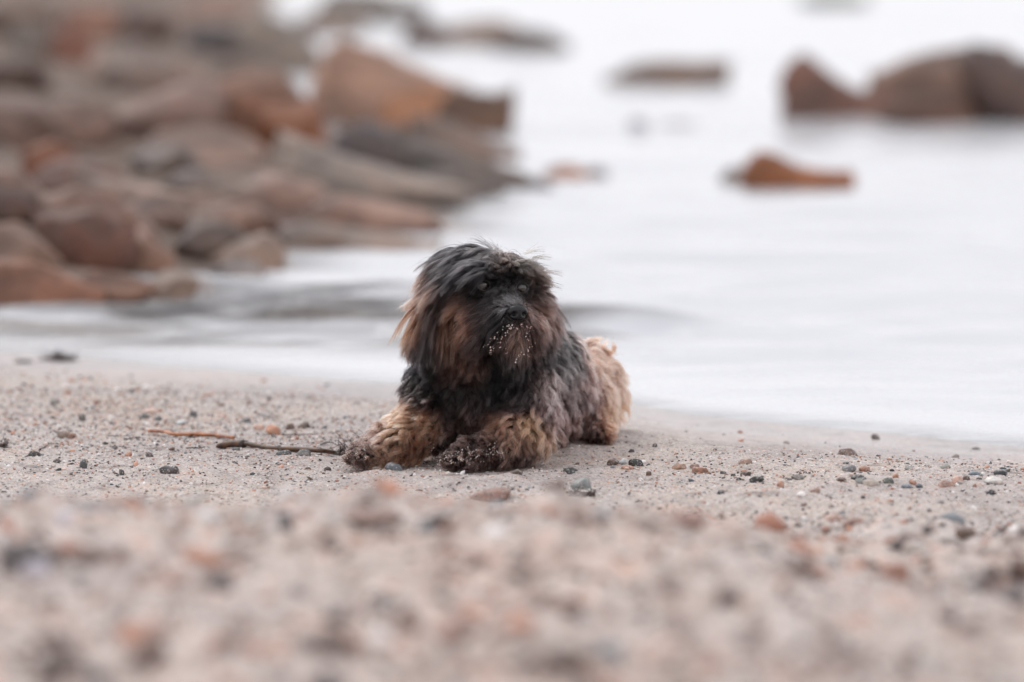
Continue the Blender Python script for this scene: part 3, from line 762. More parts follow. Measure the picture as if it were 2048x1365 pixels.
# flat orange kelp strip, partly under the sand
path = smooth_path(lay([(296, 869), (330, 873), (350, 877), (385, 874), (425, 875), (468, 884)], .003), 40)
path[:, 2] += .0012 * np.sin(np.linspace(0, 7, 40)) + .0012
t = np.linspace(0, 1, 40)
o = tube_obj('kelp_strip', [(path, .0052 * (np.sin(t * math.pi) ** .4) + .0004 + .001 * np.sin(t * 21), (.0024 + 0 * t))], M_KELP2)
tag(o, 'flat orange-brown kelp strip lying behind the dark kelp stalk', 'kelp')

def tuft(label, px, py, w, h, n, seed, mat=M_WEED, thick=.0011, cat='seaweed', grav=-.17):
    r = np.random.default_rng(seed)
    g = hit_ground(px, py); s = g[1] / FPX
    S_ = []
    for i in range(n):
        p = np.array([g[0] + r.normal() * w * s * .22, g[1] + r.normal() * w * s * .22, 0]); p[2] = gz(p[0], p[1])
        d = r.normal(size=3); d[2] = abs(d[2]) + .5; d /= np.linalg.norm(d)
        pts = [p.copy()]; L = h * s * r.uniform(.5, 1.5) / 9
        for k in range(9):
            d = d + r.normal(size=3) * .38 + np.array([0, 0, grav]); d /= np.linalg.norm(d)
            p = p + d * L; p[2] = max(p[2], gz(p[0], p[1]) + thick); pts.append(p.copy())
        tt = np.linspace(1, .25, 10)
        S_.append((np.array(pts), thick * r.uniform(.6, 1.6) * tt, thick * .7 * tt))
    o = tube_obj('seaweed_tuft', S_, mat)
    return tag(o, label, cat, 'seaweed tufts on the sand')
tuft('dark spiky seaweed tuft near the channel, the highest on the beach', 122, 722, 34, 34, 60, 1, thick=.0018)
tuft('brownish low seaweed tuft beside the dark spiky one', 46, 726, 22, 26, 14, 2, thick=.0016)
tuft('black curly seaweed scrap at the frame edge among shell bits', 6, 893, 18, 20, 30, 3, thick=.0010)
tuft('wet brown seaweed clump in the near hollow under a grey stone', 1165, 992, 62, 22, 40, 4, thick=.0016)
tuft('short dark seaweed twigs behind the orange kelp strip', 268, 878, 40, 10, 12, 5, thick=.0009)
tuft('thin dark seaweed threads lying on open sand beyond the umber pebble', 1612, 948, 60, 8, 14, 6, thick=.0008)
pebble('grey stone sitting on the wet brown seaweed clump', 1163, 968, 44, 26, (128, 134, 134), 990)
def twig(label, pix, w):
    p = smooth_path(lay(pix, w), 14); t = np.linspace(0, 1, 14)
    o = tube_obj('weed_twig', [(p, w * (1.1 - t * .6), w * (1 - t * .6))], M_WEED)
    return tag(o, label, 'twig', 'dry weed twigs on the sand')
twig('thin weed twig pointing at the sand-filled paw from the kelp side', [(640, 893), (652, 888), (664, 887), (674, 892)], .0009)
twig('dark thin twig beyond the kelp strip', [(214, 874), (240, 875), (262, 874)], .0008)
twig('thin curved twig in front of the kelp knob', [(228, 894), (244, 895), (262, 899)], .0007)
twig('bent dark twig in front of the knobbly stone', [(80, 903), (90, 897), (96, 892)], .0013)
twig('long thin twig on the sand before the orange kelp', [(372, 898), (392, 897), (418, 896)], .0008)
twig('dark twig lying beyond the bright orange stone', [(566, 872), (600, 872), (636, 870)], .0011)

tuft('tangle of fine black sandy seaweed wrapped round the dog\'s outstretched paw', 702, 908, 78, 44, 90, 21, thick=.0008, grav=-.06)
tuft('tangle of dark sandy seaweed lying over the dog\'s tucked front paw', 925, 926, 120, 46, 120, 22, thick=.0008, grav=-.06)

# ------------------------------------------------------------------ the dog
import bmesh
ROOT = Vector((0.02, 7.24, 0.0))
dog = bpy.data.objects.new('dog', None); COL.objects.link(dog); dog.location = ROOT
tag(dog, 'small shaggy black and tan dog lying on the sand with sand on its muzzle', 'dog')
HC = np.array([-0.026, 7.150, 0.205])            # centre of the skull
YAW = math.radians(20)
HF = np.array([math.sin(YAW), -math.cos(YAW), 0.06]); HF /= np.linalg.norm(HF)
HR = np.array([math.cos(YAW), math.sin(YAW), -0.03]); HR -= HF * HR.dot(HF); HR /= np.linalg.norm(HR)
HU = np.cross(HR, HF); HU = HU if HU[2] > 0 else -HU
def head(r, f, u): return HC + HR * r + HF * f + HU * u
# primitives: (region, kind, data) kind e: centre, radii, frame; kind c: p0, r0, p1, r1
EAR_A, EAR_B = head(-.063, -.016, -.028), head(.062, -.022, -.034)
prims = [
 ('skull', 'e', HC + HU * .006, (.053, .053, .050), 1),
 ('skull', 'c', head(-.026, .018, -.016), .032, head(.026, .018, -.016), .032),
 ('skull', 'c', head(-.020, -.012, .018), .036, head(.004, -.010, .023), .033),
 ('brow', 'c', head(-.022, .034, .022), .019, head(.022, .034, .022), .019),
 ('muzzle', 'c', head(0, .035, -.024), .031, head(0, .074, -.030), .024),
 ('muzzle', 'c', head(-.020, .052, -.036), .023, head(.020, .052, -.036), .023),
 ('chin', 'c', head(0, .035, -.052), .022, head(0, .066, -.052), .015),
 ('neck', 'c', head(0, -.012, -.03), .052, np.array([-.035, 7.20, .115]), .062),
 ('chest', 'e', np.array([-.040, 7.195, .088]), (.074, .062, .066), 0),
 ('torso', 'c', np.array([-.020, 7.23, .098]), .060, np.array([.040, 7.33, .086]), .060),
 ('torso', 'c', np.array([.040, 7.33, .082]), .060, np.array([.072, 7.46, .058]), .056),
 ('rump', 'e', np.array([.083, 7.475, .058]), (.062, .070, .058), 0),
 ('torso', 'c', np.array([.02, 7.27, .045]), .042, np.array([.075, 7.43, .042]), .042),
 ('thigh', 'e', np.array([.098, 7.405, .045]), (.032, .060, .042), 0),
 ('hindpaw', 'c', np.array([.108, 7.42, .018]), .017, np.array([.114, 7.335, .013]), .013),
 # foreleg stretched out to the side of the sea-side paw
 ('leg', 'c', np.array([-.085, 7.20, .085]), .042, np.array([-.100, 7.17, .050]), .036),
 ('leg', 'c', np.array([-.100, 7.17, .048]), .036, np.array([-.135, 7.12, .028]), .024),
 ('leg', 'c', np.array([-.135, 7.12, .028]), .024, np.array([-.160, 7.095, .022]), .018),
 ('paw', 'e', np.array([-.176, 7.085, .016]), (.026, .018, .014), 0),
 # foreleg folded in front
 ('leg', 'c', np.array([.010, 7.19, .085]), .044, np.array([.014, 7.145, .042]), .034),
 ('leg', 'c', np.array([.014, 7.14, .038]), .034, np.array([-.012, 7.085, .026]), .024),
 ('paw', 'c', np.array([-.012, 7.085, .024]), .020, np.array([-.058, 7.055, .015]), .016),
]
def prim_sd(P, pr):
    if pr[1] == 'c':
        _, _, a, ra, b, rb = pr
        ab = b - a; t = np.clip(((P - a) @ ab) / (ab @ ab), 0, 1)
        return np.linalg.norm(P - a - t[:, None] * ab, axis=1) - (ra + (rb - ra) * t)
    _, _, c, rad, fr = pr
    d = P - c
    if fr: d = np.stack([d @ HR, d @ HF, d @ HU], 1)
    rad = np.array(rad); k = np.linalg.norm(d / rad, axis=1)
    return (k - 1) * rad.min()
V0, F0 = ICO[3]
bm = bmesh.new()
def add_ball(fn):
    vs = [bm.verts.new(fn(v)) for v in V0]
    for f in F0: bm.faces.new([vs[i] for i in f])
for pr in prims:
    if pr[1] == 'e':
        _, _, c, rad, fr = pr
        if fr: add_ball(lambda v: c + HR * v[0] * rad[0] + HF * v[1] * rad[1] + HU * v[2] * rad[2])
        else: add_ball(lambda v: c + v * np.array(rad))
    else:
        _, _, a, ra, b, rb = pr
        for t in np.linspace(0, 1, 7):
            c = a + (b - a) * t; q = ra + (rb - ra) * t
            add_ball(lambda v: c + v * q)
# toes on the front paws
for base, dr in ((np.array([-.190, 7.080, .010]), np.array([-1, -.25, 0])), (np.array([-.068, 7.048, .010]), np.array([-.85, -.5, 0]))):
    sd_ = np.array([-dr[1], dr[0], 0])
    for k in (-1.5, -.5, .5, 1.5):
        c = base + sd_ * k * .0075 + dr * (.004 if abs(k) < 1 else 0)
        add_ball(lambda v: c + v * np.array([.0085, .0085, .009]))
me = bpy.data.meshes.new('body'); bm.to_mesh(me); bm.free()
body = bpy.data.objects.new('body', me); COL.objects.link(body)
md = body.modifiers.new('r', 'REMESH'); md.mode = 'VOXEL'; md.voxel_size = .0035
ms = body.modifiers.new('s', 'SMOOTH'); ms.factor = .5; ms.iterations = 10
dg = bpy.context.evaluated_depsgraph_get(); dg.update()
me2 = bpy.data.meshes.new_from_object(body.evaluated_get(dg)); me2.name = 'body'
body.modifiers.clear(); body.data = me2
for p in me2.polygons: p.use_smooth = True
mk, N, L, B = new_mat('dog_skin'); B.inputs['Base Color'].default_value = (.030, .024, .021, 1); B.inputs['Roughness'].default_value = .85
me2.materials.clear(); me2.materials.append(mk)
BV = np.empty(len(me2.vertices) * 3); me2.vertices.foreach_get('co', BV); BV = BV.reshape(-1, 3)
me2.calc_loop_triangles()
BT = np.empty(len(me2.loop_triangles) * 3, np.int32); me2.loop_triangles.foreach_get('vertices', BT); BT = BT.reshape(-1, 3)
tree = BVHTree.FromPolygons([tuple(v) for v in BV], [tuple(t) for t in BT])
me2.transform(Matrix.Translation(-ROOT)); body.parent = dog

# ears: thin leather flaps hanging from the sides of the skull
def ear_flap(c, out, sgn):
    V, F = ICO[3]; V = V.copy()
    a = np.array([HR * .016 * 1.0, HF * .030, HU * .040])
    taper = 1 - .25 * V[:, 2]
    P = c + (V[:, :1] * a[0] + V[:, 1:2] * a[1] * taper[:, None] + V[:, 2:] * a[2])
    P = P + HR[None] * (sgn * .010 * (1 - (V[:, 2:] + 1) / 2) ** 2)
    return P, F[:, ::-1]
ears = []
for c, sgn in ((EAR_A, -1), (EAR_B, 1)):
    P, F = ear_flap(c, None, sgn)
    o = mesh_obj('ear', P - np.array(ROOT), F, mk, dog); ears.append((o, P, F, sgn))

def press(px, py):
    d = Vector(ray(px, py)); d.normalize()
    h = tree.ray_cast(Vector(CAM), d)
    return np.array(h[0]) if h[0] else None
M_EYE, N, L, B = new_mat('dog_eye'); B.inputs['Base Color'].default_value = (.012, .008, .006, 1); B.inputs['Roughness'].default_value = .04; B.inputs['Coat Weight'].default_value = 1.0
M_LID, N, L, B = new_mat('dog_eyelid'); B.inputs['Base Color'].default_value = (.015, .012, .012, 1); B.inputs['Roughness'].default_value = .5
EYES = []
for px, py in ((968, 571), (1043, 576)):
    p = press(px, py); c = p + np.array(HF) * -.0042; EYES.append(c)
    V, F = ICO[4]
    eye = mesh_obj('eye', V * .0088 + c - np.array(ROOT), F, M_EYE, dog)
    # dark lid ring round the eyeball
    fwd = HF
    ring = []
    for a_ in np.linspace(0, 2 * math.pi, 25): ring.append(c + fwd * .0050 + (HR * math.cos(a_) * .0082 + HU * math.sin(a_) * .0066))
    tube_obj('eyelid', [(np.array(ring) - np.array(ROOT), np.full(25, .0018), np.full(25, .0018))], M_LID, eye)

# nose pad with nostrils
M_NOSE, N, L, B = new_mat('dog_nose'); B.inputs['Base Color'].default_value = (.005, .0045, .006, 1); B.inputs['Roughness'].default_value = .30; B.inputs['Specular IOR Level'].default_value = .38
tc = N.new('ShaderNodeTexCoord'); vv = node(N, 'ShaderNodeTexVoronoi', i_Scale=900.0); L.new(tc.outputs['Object'], vv.inputs['Vector'])
bp = node(N, 'ShaderNodeBump', i_Strength=.35, i_Distance=.0006); L.new(vv.outputs['Distance'], bp.inputs['Height']); L.new(bp.outputs[0], B.inputs['Normal'])
npx = press(1034, 626)
NC = npx + HF * .0015
V, F = ICO[5]; V = V.copy()
v = V.copy()
wid = 1.0 + .12 * v[:, 2]                      # a little wider on top
q = np.stack([v[:, 0] * .0130 * wid, v[:, 1] * .0095, v[:, 2] * .0105], 1)
for sx in (-1, 1):                             # nostrils: comma shaped pits
    dd = np.sqrt(((q[:, 0] - sx * .0062) / .0034) ** 2 + ((q[:, 2] + .0012) / .0030) ** 2)
    q[:, 1] = np.where(v[:, 1] > 0, q[:, 1] - .0060 * np.exp(-dd ** 2 * 1.4), q[:, 1])
    dd = np.sqrt(((q[:, 0] - sx * .0105) / .0035) ** 2 + ((q[:, 2] + .0035) / .0022) ** 2)
    q[:, 1] = np.where(v[:, 1] > 0, q[:, 1] - .0025 * np.exp(-dd ** 2), q[:, 1])
q[:, 1] -= np.where(v[:, 1] > 0, .0016 * np.exp(-(q[:, 0] / .0009) ** 2) * (q[:, 2] < .003), 0)
NP = NC + q[:, :1] * HR + q[:, 1:2] * HF + q[:, 2:] * HU
mesh_obj('nose', NP - np.array(ROOT), F[:, ::-1], M_NOSE, dog)

# ---- coat colours: (px, py, rgb) read at the place on the coat, y is looked up in front view
CC = [
 (980,500,84,82,83),(960,525,76,75,79),(1012,520,88,78,66),(920,520,54,54,58),(1050,515,104,100,92),(900,565,42,42,47),(935,585,36,36,41),(960,555,34,34,37),(1005,535,50,44,40),(1080,550,108,98,84),(1010,585,104,104,104),(1088,600,100,80,66),(1000,560,24,24,25),(1062,580,34,32,32),
 (985,600,84,80,80),(1000,500,100,94,90),(1030,560,40,40,42),(1040,530,56,54,50),
 (895,640,158,116,86),(915,608,130,98,76),(925,660,138,98,74),(890,695,106,80,64),(905,722,100,76,62),(945,630,74,60,54),(940,600,60,50,48),(945,690,52,40,36),
 (880,530,44,43,45),(858,545,48,45,45),(850,560,52,46,44),(895,550,44,42,44),(868,575,46,42,42),(880,600,48,42,40),(868,620,44,39,38),(1095,545,58,54,50),(1100,580,64,56,50),(1075,530,58,54,50),(832,562,142,114,96),(815,620,132,98,75),(810,670,142,100,70),(850,600,116,88,70),(848,690,46,42,42),(866,720,38,36,36),(835,725,28,28,32),(872,640,42,38,38),(862,600,60,50,45),(826,700,40,35,35),
 (960,620,58,54,54),(955,655,50,42,40),(980,690,42,34,33),(1075,620,96,76,66),(1098,642,175,138,118),(1088,680,80,62,52),(1030,684,150,128,112),(1034,692,140,116,100),(1010,698,42,34,32),(1056,690,44,35,33),(1055,700,66,46,40),(1020,598,98,96,98),(1040,730,26,25,26),(1000,660,34,28,28),(1062,655,60,42,38),(1010,720,30,25,25),
 (1118,640,34,32,34),(1124,620,34,32,34),(1124,665,30,29,32),(1112,720,36,34,36),(1108,685,28,27,30),(1100,600,60,52,50),
 (850,760,26,26,28),(830,790,48,42,40),(900,760,84,66,58),(940,742,96,76,64),(960,785,40,37,38),(880,790,42,38,38),(920,785,44,40,40),(940,815,76,64,60),(1000,790,32,31,33),(1040,765,56,52,54),(1040,805,88,80,78),(1092,770,132,118,110),(1150,700,92,90,88),(1185,680,220,184,160),(1130,665,80,78,76),(1155,745,104,98,96),(1205,720,225,180,155),(1165,800,112,100,98),(1225,770,240,194,168),(1242,835,232,176,146),(1225,868,176,124,92),(1180,860,165,134,120),(1130,860,106,84,76),(1130,900,96,74,62),(1215,895,46,38,34),(1200,880,60,48,42),(1190,900,52,42,36),(1232,898,50,42,38),(1225,885,66,52,44),(1180,900,70,55,46),(1110,720,60,56,56),(1190,780,150,122,110),(1100,830,120,104,98),
 (800,840,178,138,108),(850,850,176,134,104),(790,870,190,152,124),(830,900,140,98,72),(765,888,180,142,116),(745,880,134,116,102),(865,805,56,48,45),(900,840,70,58,52),(930,860,98,80,70),(1000,850,144,106,82),(1060,855,196,152,118),(1085,885,176,138,108),(1000,805,52,48,48),(1060,910,80,66,58),(705,890,84,70,62),(945,905,92,78,70),(895,910,80,68,60),(985,905,92,74,64),(1030,880,140,108,84),
]
CCp = np.array([[(c[0] - 1024) * 7.15 / FPX, CAM[2] - (c[1] + 352) * 7.15 / FPX] for c in CC])
CCc = np.array([lin(c[2:]) for c in CC])
def coat(P, sig=.0080):
    # perspective-free lookup in the dog's own front view; depth widens it slightly towards the rump
    k = 7.15 / P[:, 1]
    q = np.stack([P[:, 0] * k, CAM[2] - (CAM[2] - P[:, 2]) * k], 1)
    out = np.zeros((len(P), 3))
    for i in range(0, len(P), 20000):
        d = ((q[i:i + 20000, None] - CCp[None]) ** 2).sum(-1)
        d = d - d.min(1, keepdims=True)
        w = np.exp(-d / (2 * sig ** 2)); out[i:i + 20000] = (w @ CCc) / w.sum(1, keepdims=True)
    return out

# ---- hair
M_HAIR = bpy.data.materials.new('dog_hair'); M_HAIR.use_nodes = True
N, L = M_HAIR.node_tree.nodes, M_HAIR.node_tree.links
N.remove(N['Principled BSDF'])
hb = N.new('ShaderNodeBsdfHairPrincipled'); hb.parametrization = 'COLOR'
hb.inputs['IOR'].default_value = 1.42; hb.inputs['Roughness'].default_value = .32; hb.inputs['Radial Roughness'].default_value = .50
at = node(N, 'ShaderNodeAttribute', attribute_name='tint'); L.new(at.outputs['Color'], hb.inputs['Color'])
L.new(hb.outputs[0], N['Material Output'].inputs['Surface'])
NPT = 12
TT = np.linspace(0, 1, NPT)

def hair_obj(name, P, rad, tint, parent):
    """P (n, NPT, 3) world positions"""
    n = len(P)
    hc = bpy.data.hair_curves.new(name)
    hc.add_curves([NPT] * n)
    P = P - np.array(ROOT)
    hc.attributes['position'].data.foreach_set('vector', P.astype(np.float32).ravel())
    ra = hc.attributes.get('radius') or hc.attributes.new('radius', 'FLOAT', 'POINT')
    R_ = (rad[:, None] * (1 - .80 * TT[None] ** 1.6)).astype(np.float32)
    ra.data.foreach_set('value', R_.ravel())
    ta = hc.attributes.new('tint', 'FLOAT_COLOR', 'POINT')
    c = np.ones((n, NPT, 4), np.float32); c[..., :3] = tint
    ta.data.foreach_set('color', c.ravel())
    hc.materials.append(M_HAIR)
    o = bpy.data.objects.new(name, hc); COL.objects.link(o); o.parent = parent
    return o

tri = BV[BT]; tc_ = tri.mean(1)
tn = np.cross(tri[:, 1] - tri[:, 0], tri[:, 2] - tri[:, 0]); ta_ = np.linalg.norm(tn, axis=1); tn /= ta_[:, None] + 1e-12
regs = sorted({p[0] for p in prims})
sdm = np.full((len(regs), len(tc_)), 9.0)
for pr in prims:
    i = regs.index(pr[0]); sdm[i] = np.minimum(sdm[i], prim_sd(tc_, pr))
treg = np.array(regs)[np.argmin(sdm, 0)]

hr = np.random.default_rng(2024)
def sample(tris, nrm, area, n):
    idx = hr.choice(len(tris), n, p=area / area.sum())
    u, v = hr.uniform(size=(2, n)); f = u + v > 1; u = np.where(f, 1 - u, u); v = np.where(f, 1 - v, v)
    T3 = tris[idx]
    return T3[:, 0] + u[:, None] * (T3[:, 1] - T3[:, 0]) + v[:, None] * (T3[:, 2] - T3[:, 0]), nrm[idx], idx

def unit(v): return v / (np.linalg.norm(v, axis=-1, keepdims=True) + 1e-12)
HM = np.stack([HR, HF, HU])
def hloc(P): return (P - HC) @ HM.T
UP = np.array([0, 0, 1.0])

def flow_len(reg, p, n):
    """grooming: direction, length, lift, gravity, curl, by place on the body"""
    if reg in ('skull', 'brow', 'muzzle', 'chin'):
        r, f, u = HM @ (p - HC)
        nr, nf, nu = HM @ n
        part = r - .010
        s = math.tanh(part / .012)
        if reg in ('skull', 'brow'):
            if u > -.012:
                de = min(np.linalg.norm(p - e) for e in EYES)
                if de < .0175: return HU * .5 + HR * math.copysign(.5, r), .006, .4, .1, .2
                if f > .020 and r <= -.014 and u < .022:   # curtain swept back past the near eye
                    return -HR * 1.1 - HU * .35 - HF * .35, .036, .45, .6, .15
                if f > .022 and r > .012:      # brow tuft over the far eye: short, brushed up and out
                    return HR * .8 + HF * .35 + HU * .10, .030, .75, .45, .35
                if f > .022 and -.016 < r <= .012:   # cowlick between the eyes
                    if u < .006: return HU * .8 + HR * s * .5, .008, .5, 0, .2
                    return HR * s * .9 + HF * .4 + HU * .2, .022, .8, .3, .35
                L_ = .058 if r < 0 else .036
                fo = (-.05 if r < 0 else .15) if f > 0 else -.35
                return HR * s * 1.0 + HF * fo - HU * .15, L_, .62, .75, .16
            if f > .030 and abs(r) < .018: return HU * .3 + HR * s, .010, .3, .2, .2
            return -HU * 1.0 + HR * math.copysign(.18, r) - HF * .05, .036, .35, .8, .14
        if reg == 'muzzle':
            if u > -.012 and abs(r) < .015:
                return HU * .35 + HR * s * .8 - HF * .3, .010 if f > .045 else .014, .5, .1, .3
            dn = math.hypot((p - NC) @ HR, (p - NC) @ HU)
            if f > .068 and dn < .019:
                return -HU * .8 + HR * math.copysign(.7, r), .013, .45, .4, .15
            k = math.tanh(r / .016)
            return HR * 1.05 * k - HU * (.50 + .5 * (1 - abs(k))) - HF * .10, (.036 if u < -.02 else .028) * (.55 + .45 * abs(k)), .42, .5, .26
        return -HU * .9 + HF * .28 + HR * np.clip(r * 20, -.4, .4), .020, .4, .4, .15
    if reg == 'neck': return np.array([n[0] * .3, -.15, -1.0]), .036, .45, .6, .55
    if reg == 'chest': return np.array([n[0] * .35, -.12, -1.0]), .036, .50, .5, .80
    if reg == 'torso': return np.array([.35, .35, -.75]), .034, .55, .40, .85
    if reg == 'rump': return np.array([.45, .25, -.6]), .030, .52, .45, .85
    if reg == 'thigh': return np.array([.25, .05, -.8]), .026, .5, .45, .6
    if reg == 'hindpaw': return np.array([.2, -.2, -.6]), .016, .5, .3, .6
    if reg == 'leg':
        return np.array([-.55 if p[0] < -.06 else -.15, -.35, -.75]), .036 if p[2] > .03 else .024, .50, .35, .70
    return np.array([-.7, -.2, -.2]), .020, .6, .3, 1.1   # paws

def noise3(P, s):
    return np.stack([fbm(P[:, 0] + P[:, 2] * .6, P[:, 1] + P[:, 2] * .8, s, 2), fbm(P[:, 1] + P[:, 2], P[:, 0] - P[:, 2] * .5, s + 3, 2), fbm(P[:, 2] + P[:, 0] * .4, P[:, 1] - P[:, 0] * .7, s + 7, 2)], 1)

def grow(roots, nrm, par, bv, seed, margin=.0015, wavy=1.0):
    """guide strands (n, NPT, 3), integrated along the groom with gravity, curl and collision"""
    n = len(roots)
    F_ = unit(np.array([q[0] for q in par])); Ls = np.array([q[1] for q in par]); li = np.array([q[2] for q in par]); gr = np.array([q[3] for q in par]); cu = np.array([q[4] for q in par])
    Ls = Ls * hr.uniform(.72, 1.22, n)
    F_ = unit(F_ - nrm * (F_ * nrm).sum(1, keepdims=True) * .7)
    F_ = unit(F_ + noise3(roots * 45, seed) * 1.1 * (.3 + cu)[:, None] + hr.normal(size=(n, 3)) * .12)
    side = unit(np.cross(F_, nrm)); ph = hr.uniform(0, 6.28, n) + 0 * roots[:, 0]
    fr = hr.uniform(.7, 1.5, n)
    P = np.zeros((n, NPT, 3)); P[:, 0] = roots
    p = roots.copy()
    st = (Ls / (NPT - 1))[:, None]
    for k in range(1, NPT):
        t = k / (NPT - 1)
        d = nrm * (li * 1.25 * (1 - t) ** 1.3)[:, None] + F_ * (.55 + .45 * t) - UP * (gr * (.15 + .95 * t))[:, None]
        w = np.sin(ph + t * 6.28 * fr)[:, None] * side + np.cos(ph + t * 6.28 * fr)[:, None] * nrm * .6
        d = d + w * (cu * 1.15 * wavy * (.25 + t))[:, None] + hr.normal(size=(n, 3)) * .05
        p = p + unit(d) * st
        m = margin + .004 * t
        for i in range(n):
            for b in bv:
                loc, nn, _, dist = b.find_nearest(Vector(p[i]), .03)
                if loc is not None:
                    sgn = (p[i] - np.array(loc)) @ np.array(nn)
                    if sgn < m:
                        p[i] = np.array(loc) + np.array(nn) * m
            # nothing sinks into the sand
        p[:, 2] = np.maximum(p[:, 2], ground(p[:, 0], p[:, 1]) + .002 + .002 * hr.random(n))
        P[:, k] = p
    return P

def children(G, groots, roots, clump=.72, jit=.0016, lenj=.25, fly=.04):
    n = len(roots)
    gi = np.empty(n, int)
    for i in range(0, n, 4000):
        gi[i:i + 4000] = ((roots[i:i + 4000, None] - groots[None]) ** 2).sum(-1).argmin(1)
    ls = 1 - lenj * hr.random(n) ** 1.5
    fl = hr.random(n) < fly
    t = TT[None] * ls[:, None]
    x = t * (NPT - 1); i0 = np.clip(x.astype(int), 0, NPT - 2); fx = (x - i0)[..., None]
    g = G[gi]
    a = np.take_along_axis(g, i0[..., None].repeat(3, 2), 1); b = np.take_along_axis(g, (i0 + 1)[..., None].repeat(3, 2), 1)
    pos = a * (1 - fx) + b * fx
    off = (roots - groots[gi])
    cl = np.where(fl, .1, clump * hr.uniform(.75, 1.15, n))[:, None]
    pos = pos + off[:, None] * (1 - np.clip(cl, 0, .97) * TT[None] ** .75)[..., None]
    dv = hr.normal(size=(n, 3)); dv2 = hr.normal(size=(n, 3))
    amp = np.where(fl, 3.2, 1.0)[:, None, None] * jit
    pos = pos + (dv[:, None] * (TT[None, :, None] ** 1.3) + dv2[:, None] * np.sin(TT * 5.5)[None, :, None] * .5) * amp
    pos[:, :, 2] = np.maximum(pos[:, :, 2], ground(pos[:, :, 0].ravel(), pos[:, :, 1].ravel()).reshape(pos.shape[:2]) + .0008)
    return pos, gi

GAINH = .86
def tint_for(pos, gi, ng, extra=None):
    jn = hr.normal(size=(len(pos), 3)) * .0026
    ca, cb = coat(pos[:, int(NPT * .25)] + jn), coat(pos[:, int(NPT * .8)] + jn)
    gl = hr.normal(size=ng)[gi]
    lum = np.exp(.52 * gl + .36 * hr.normal(size=len(pos)))
    mixk = hr.random(len(pos)); dark = np.array([.006, .0058, .0062])
    out = []
    for c in (ca, cb):
        # grey hairs among dark, dark hairs among tan
        c = np.where((mixk < .14)[:, None], c * .30 + dark * .7, c)
        c = np.where(((mixk > .96) & (c.mean(1) < .06))[:, None], c + .08, c)
        m_ = c.mean(1, keepdims=True)
        k = np.clip(m_ / .20, .02, 1.0) ** .50        # deepen the black, keep the tan
        sat = 1.0 + .35 * np.clip((m_ - .22) / .2, 0, 1)
        sh = np.clip((c.max(1) - c.min(1)) / c.max(1) / .4, 0, 1)[:, None]
        c = np.clip((m_ + (c - m_) * sat) * (1 + (np.array([1.06, .90, .985]) - 1) * sh) * np.array([1.0, .985, .97]) * k, .001, 2)
        out.append(c * lum[:, None] * GAINH)
    w = np.clip((TT - .3) / .7, 0, 1)[None, :, None]
    c = out[0][:, None] * (1 - w) + out[1][:, None] * w
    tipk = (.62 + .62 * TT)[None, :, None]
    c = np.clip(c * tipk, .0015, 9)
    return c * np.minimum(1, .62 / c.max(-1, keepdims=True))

ear_bvh = []
for o, P, F, sgn in ears: ear_bvh.append(BVHTree.FromPolygons([tuple(v) for v in P], [tuple(t) for t in F]))

def clear_face(pos):
    """keep hair off the eyeballs and the nose pad"""
    keep = np.ones(len(pos), bool)
    for e in EYES:
        d = pos - e
        r = np.hypot(d @ HR, (d @ HU) + .000); f = d @ HF
        hitm = ((d @ HR) / .0084) ** 2 + ((d @ HU - .0008) / .0064) ** 2 < 1
        hitm &= (f > -.004) & (f < .05)
        keep &= ~(hitm.any(1) & (hr.random(len(pos)) < .94))
    d = pos - NC
    r = np.hypot((d @ HR) / .0135, (d @ HU) / .0108)
    keep &= ~((r < .98) & (d @ HF > -.004)).any(1)
    return pos[keep], keep

def coat_part(name, regions, nguide, nchild, seed, parent=dog, rad=(.00016, .00030), clump=.72, jit=.0016, lenj=.28, wavy=1.0, front=False, cond=None):
    m = np.isin(treg, regions)
    if cond is not None: m &= cond(tc_)
    T3, NN, AA = tri[m], tn[m], ta_[m]
    # the flanks turned towards the beach get most of the strands
    view = unit(CAM[None] - T3.mean(1)); AA = AA * np.clip(.35 + (NN * view).sum(1) + .5 * NN[:, 2].clip(0), .12, 1.2)
    gr_, gn, gi = sample(T3, NN, AA, nguide)
    rg = treg[m][gi]
    par = [flow_len(rg[i], gr_[i], gn[i]) for i in range(nguide)]
    G = grow(gr_, gn, par, [tree], seed, wavy=wavy)
    cr_, cn, ci = sample(T3, NN, AA, nchild)
    pos, gi2 = children(G, gr_, cr_, clump, jit, lenj)
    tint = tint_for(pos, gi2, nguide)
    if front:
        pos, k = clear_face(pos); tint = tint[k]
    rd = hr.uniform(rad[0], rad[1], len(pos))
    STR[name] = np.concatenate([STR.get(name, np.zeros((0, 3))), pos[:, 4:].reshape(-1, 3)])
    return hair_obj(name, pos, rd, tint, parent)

Q = 1.15
STR = {}
coat_part('head_hair', ['skull', 'brow'], 1100, int(34000 * Q), 301, front=True, clump=.70, jit=.0014, wavy=1.0)
coat_part('muzzle_hair', ['muzzle', 'chin'], 900, int(15000 * Q), 311, front=True, clump=.66, jit=.0013, rad=(.00013, .00026))
coat_part('neck_hair', ['neck', 'chest'], 560, int(24000 * Q), 321, clump=.82, jit=.0016)
coat_part('back_hair', ['torso', 'rump'], 720, int(36000 * Q), 331, clump=.84, jit=.0015)
coat_part('hind_leg_hair', ['thigh', 'hindpaw'], 260, int(11000 * Q), 341, clump=.84, jit=.0017)
coat_part('foreleg_hair', ['leg'], 230, int(13000 * Q), 351, clump=.78, jit=.0016, cond=lambda c: c[:, 0] < -.06)
coat_part('foreleg_hair', ['leg'], 230, int(13000 * Q), 353, clump=.78, jit=.0016, cond=lambda c: c[:, 0] >= -.06)
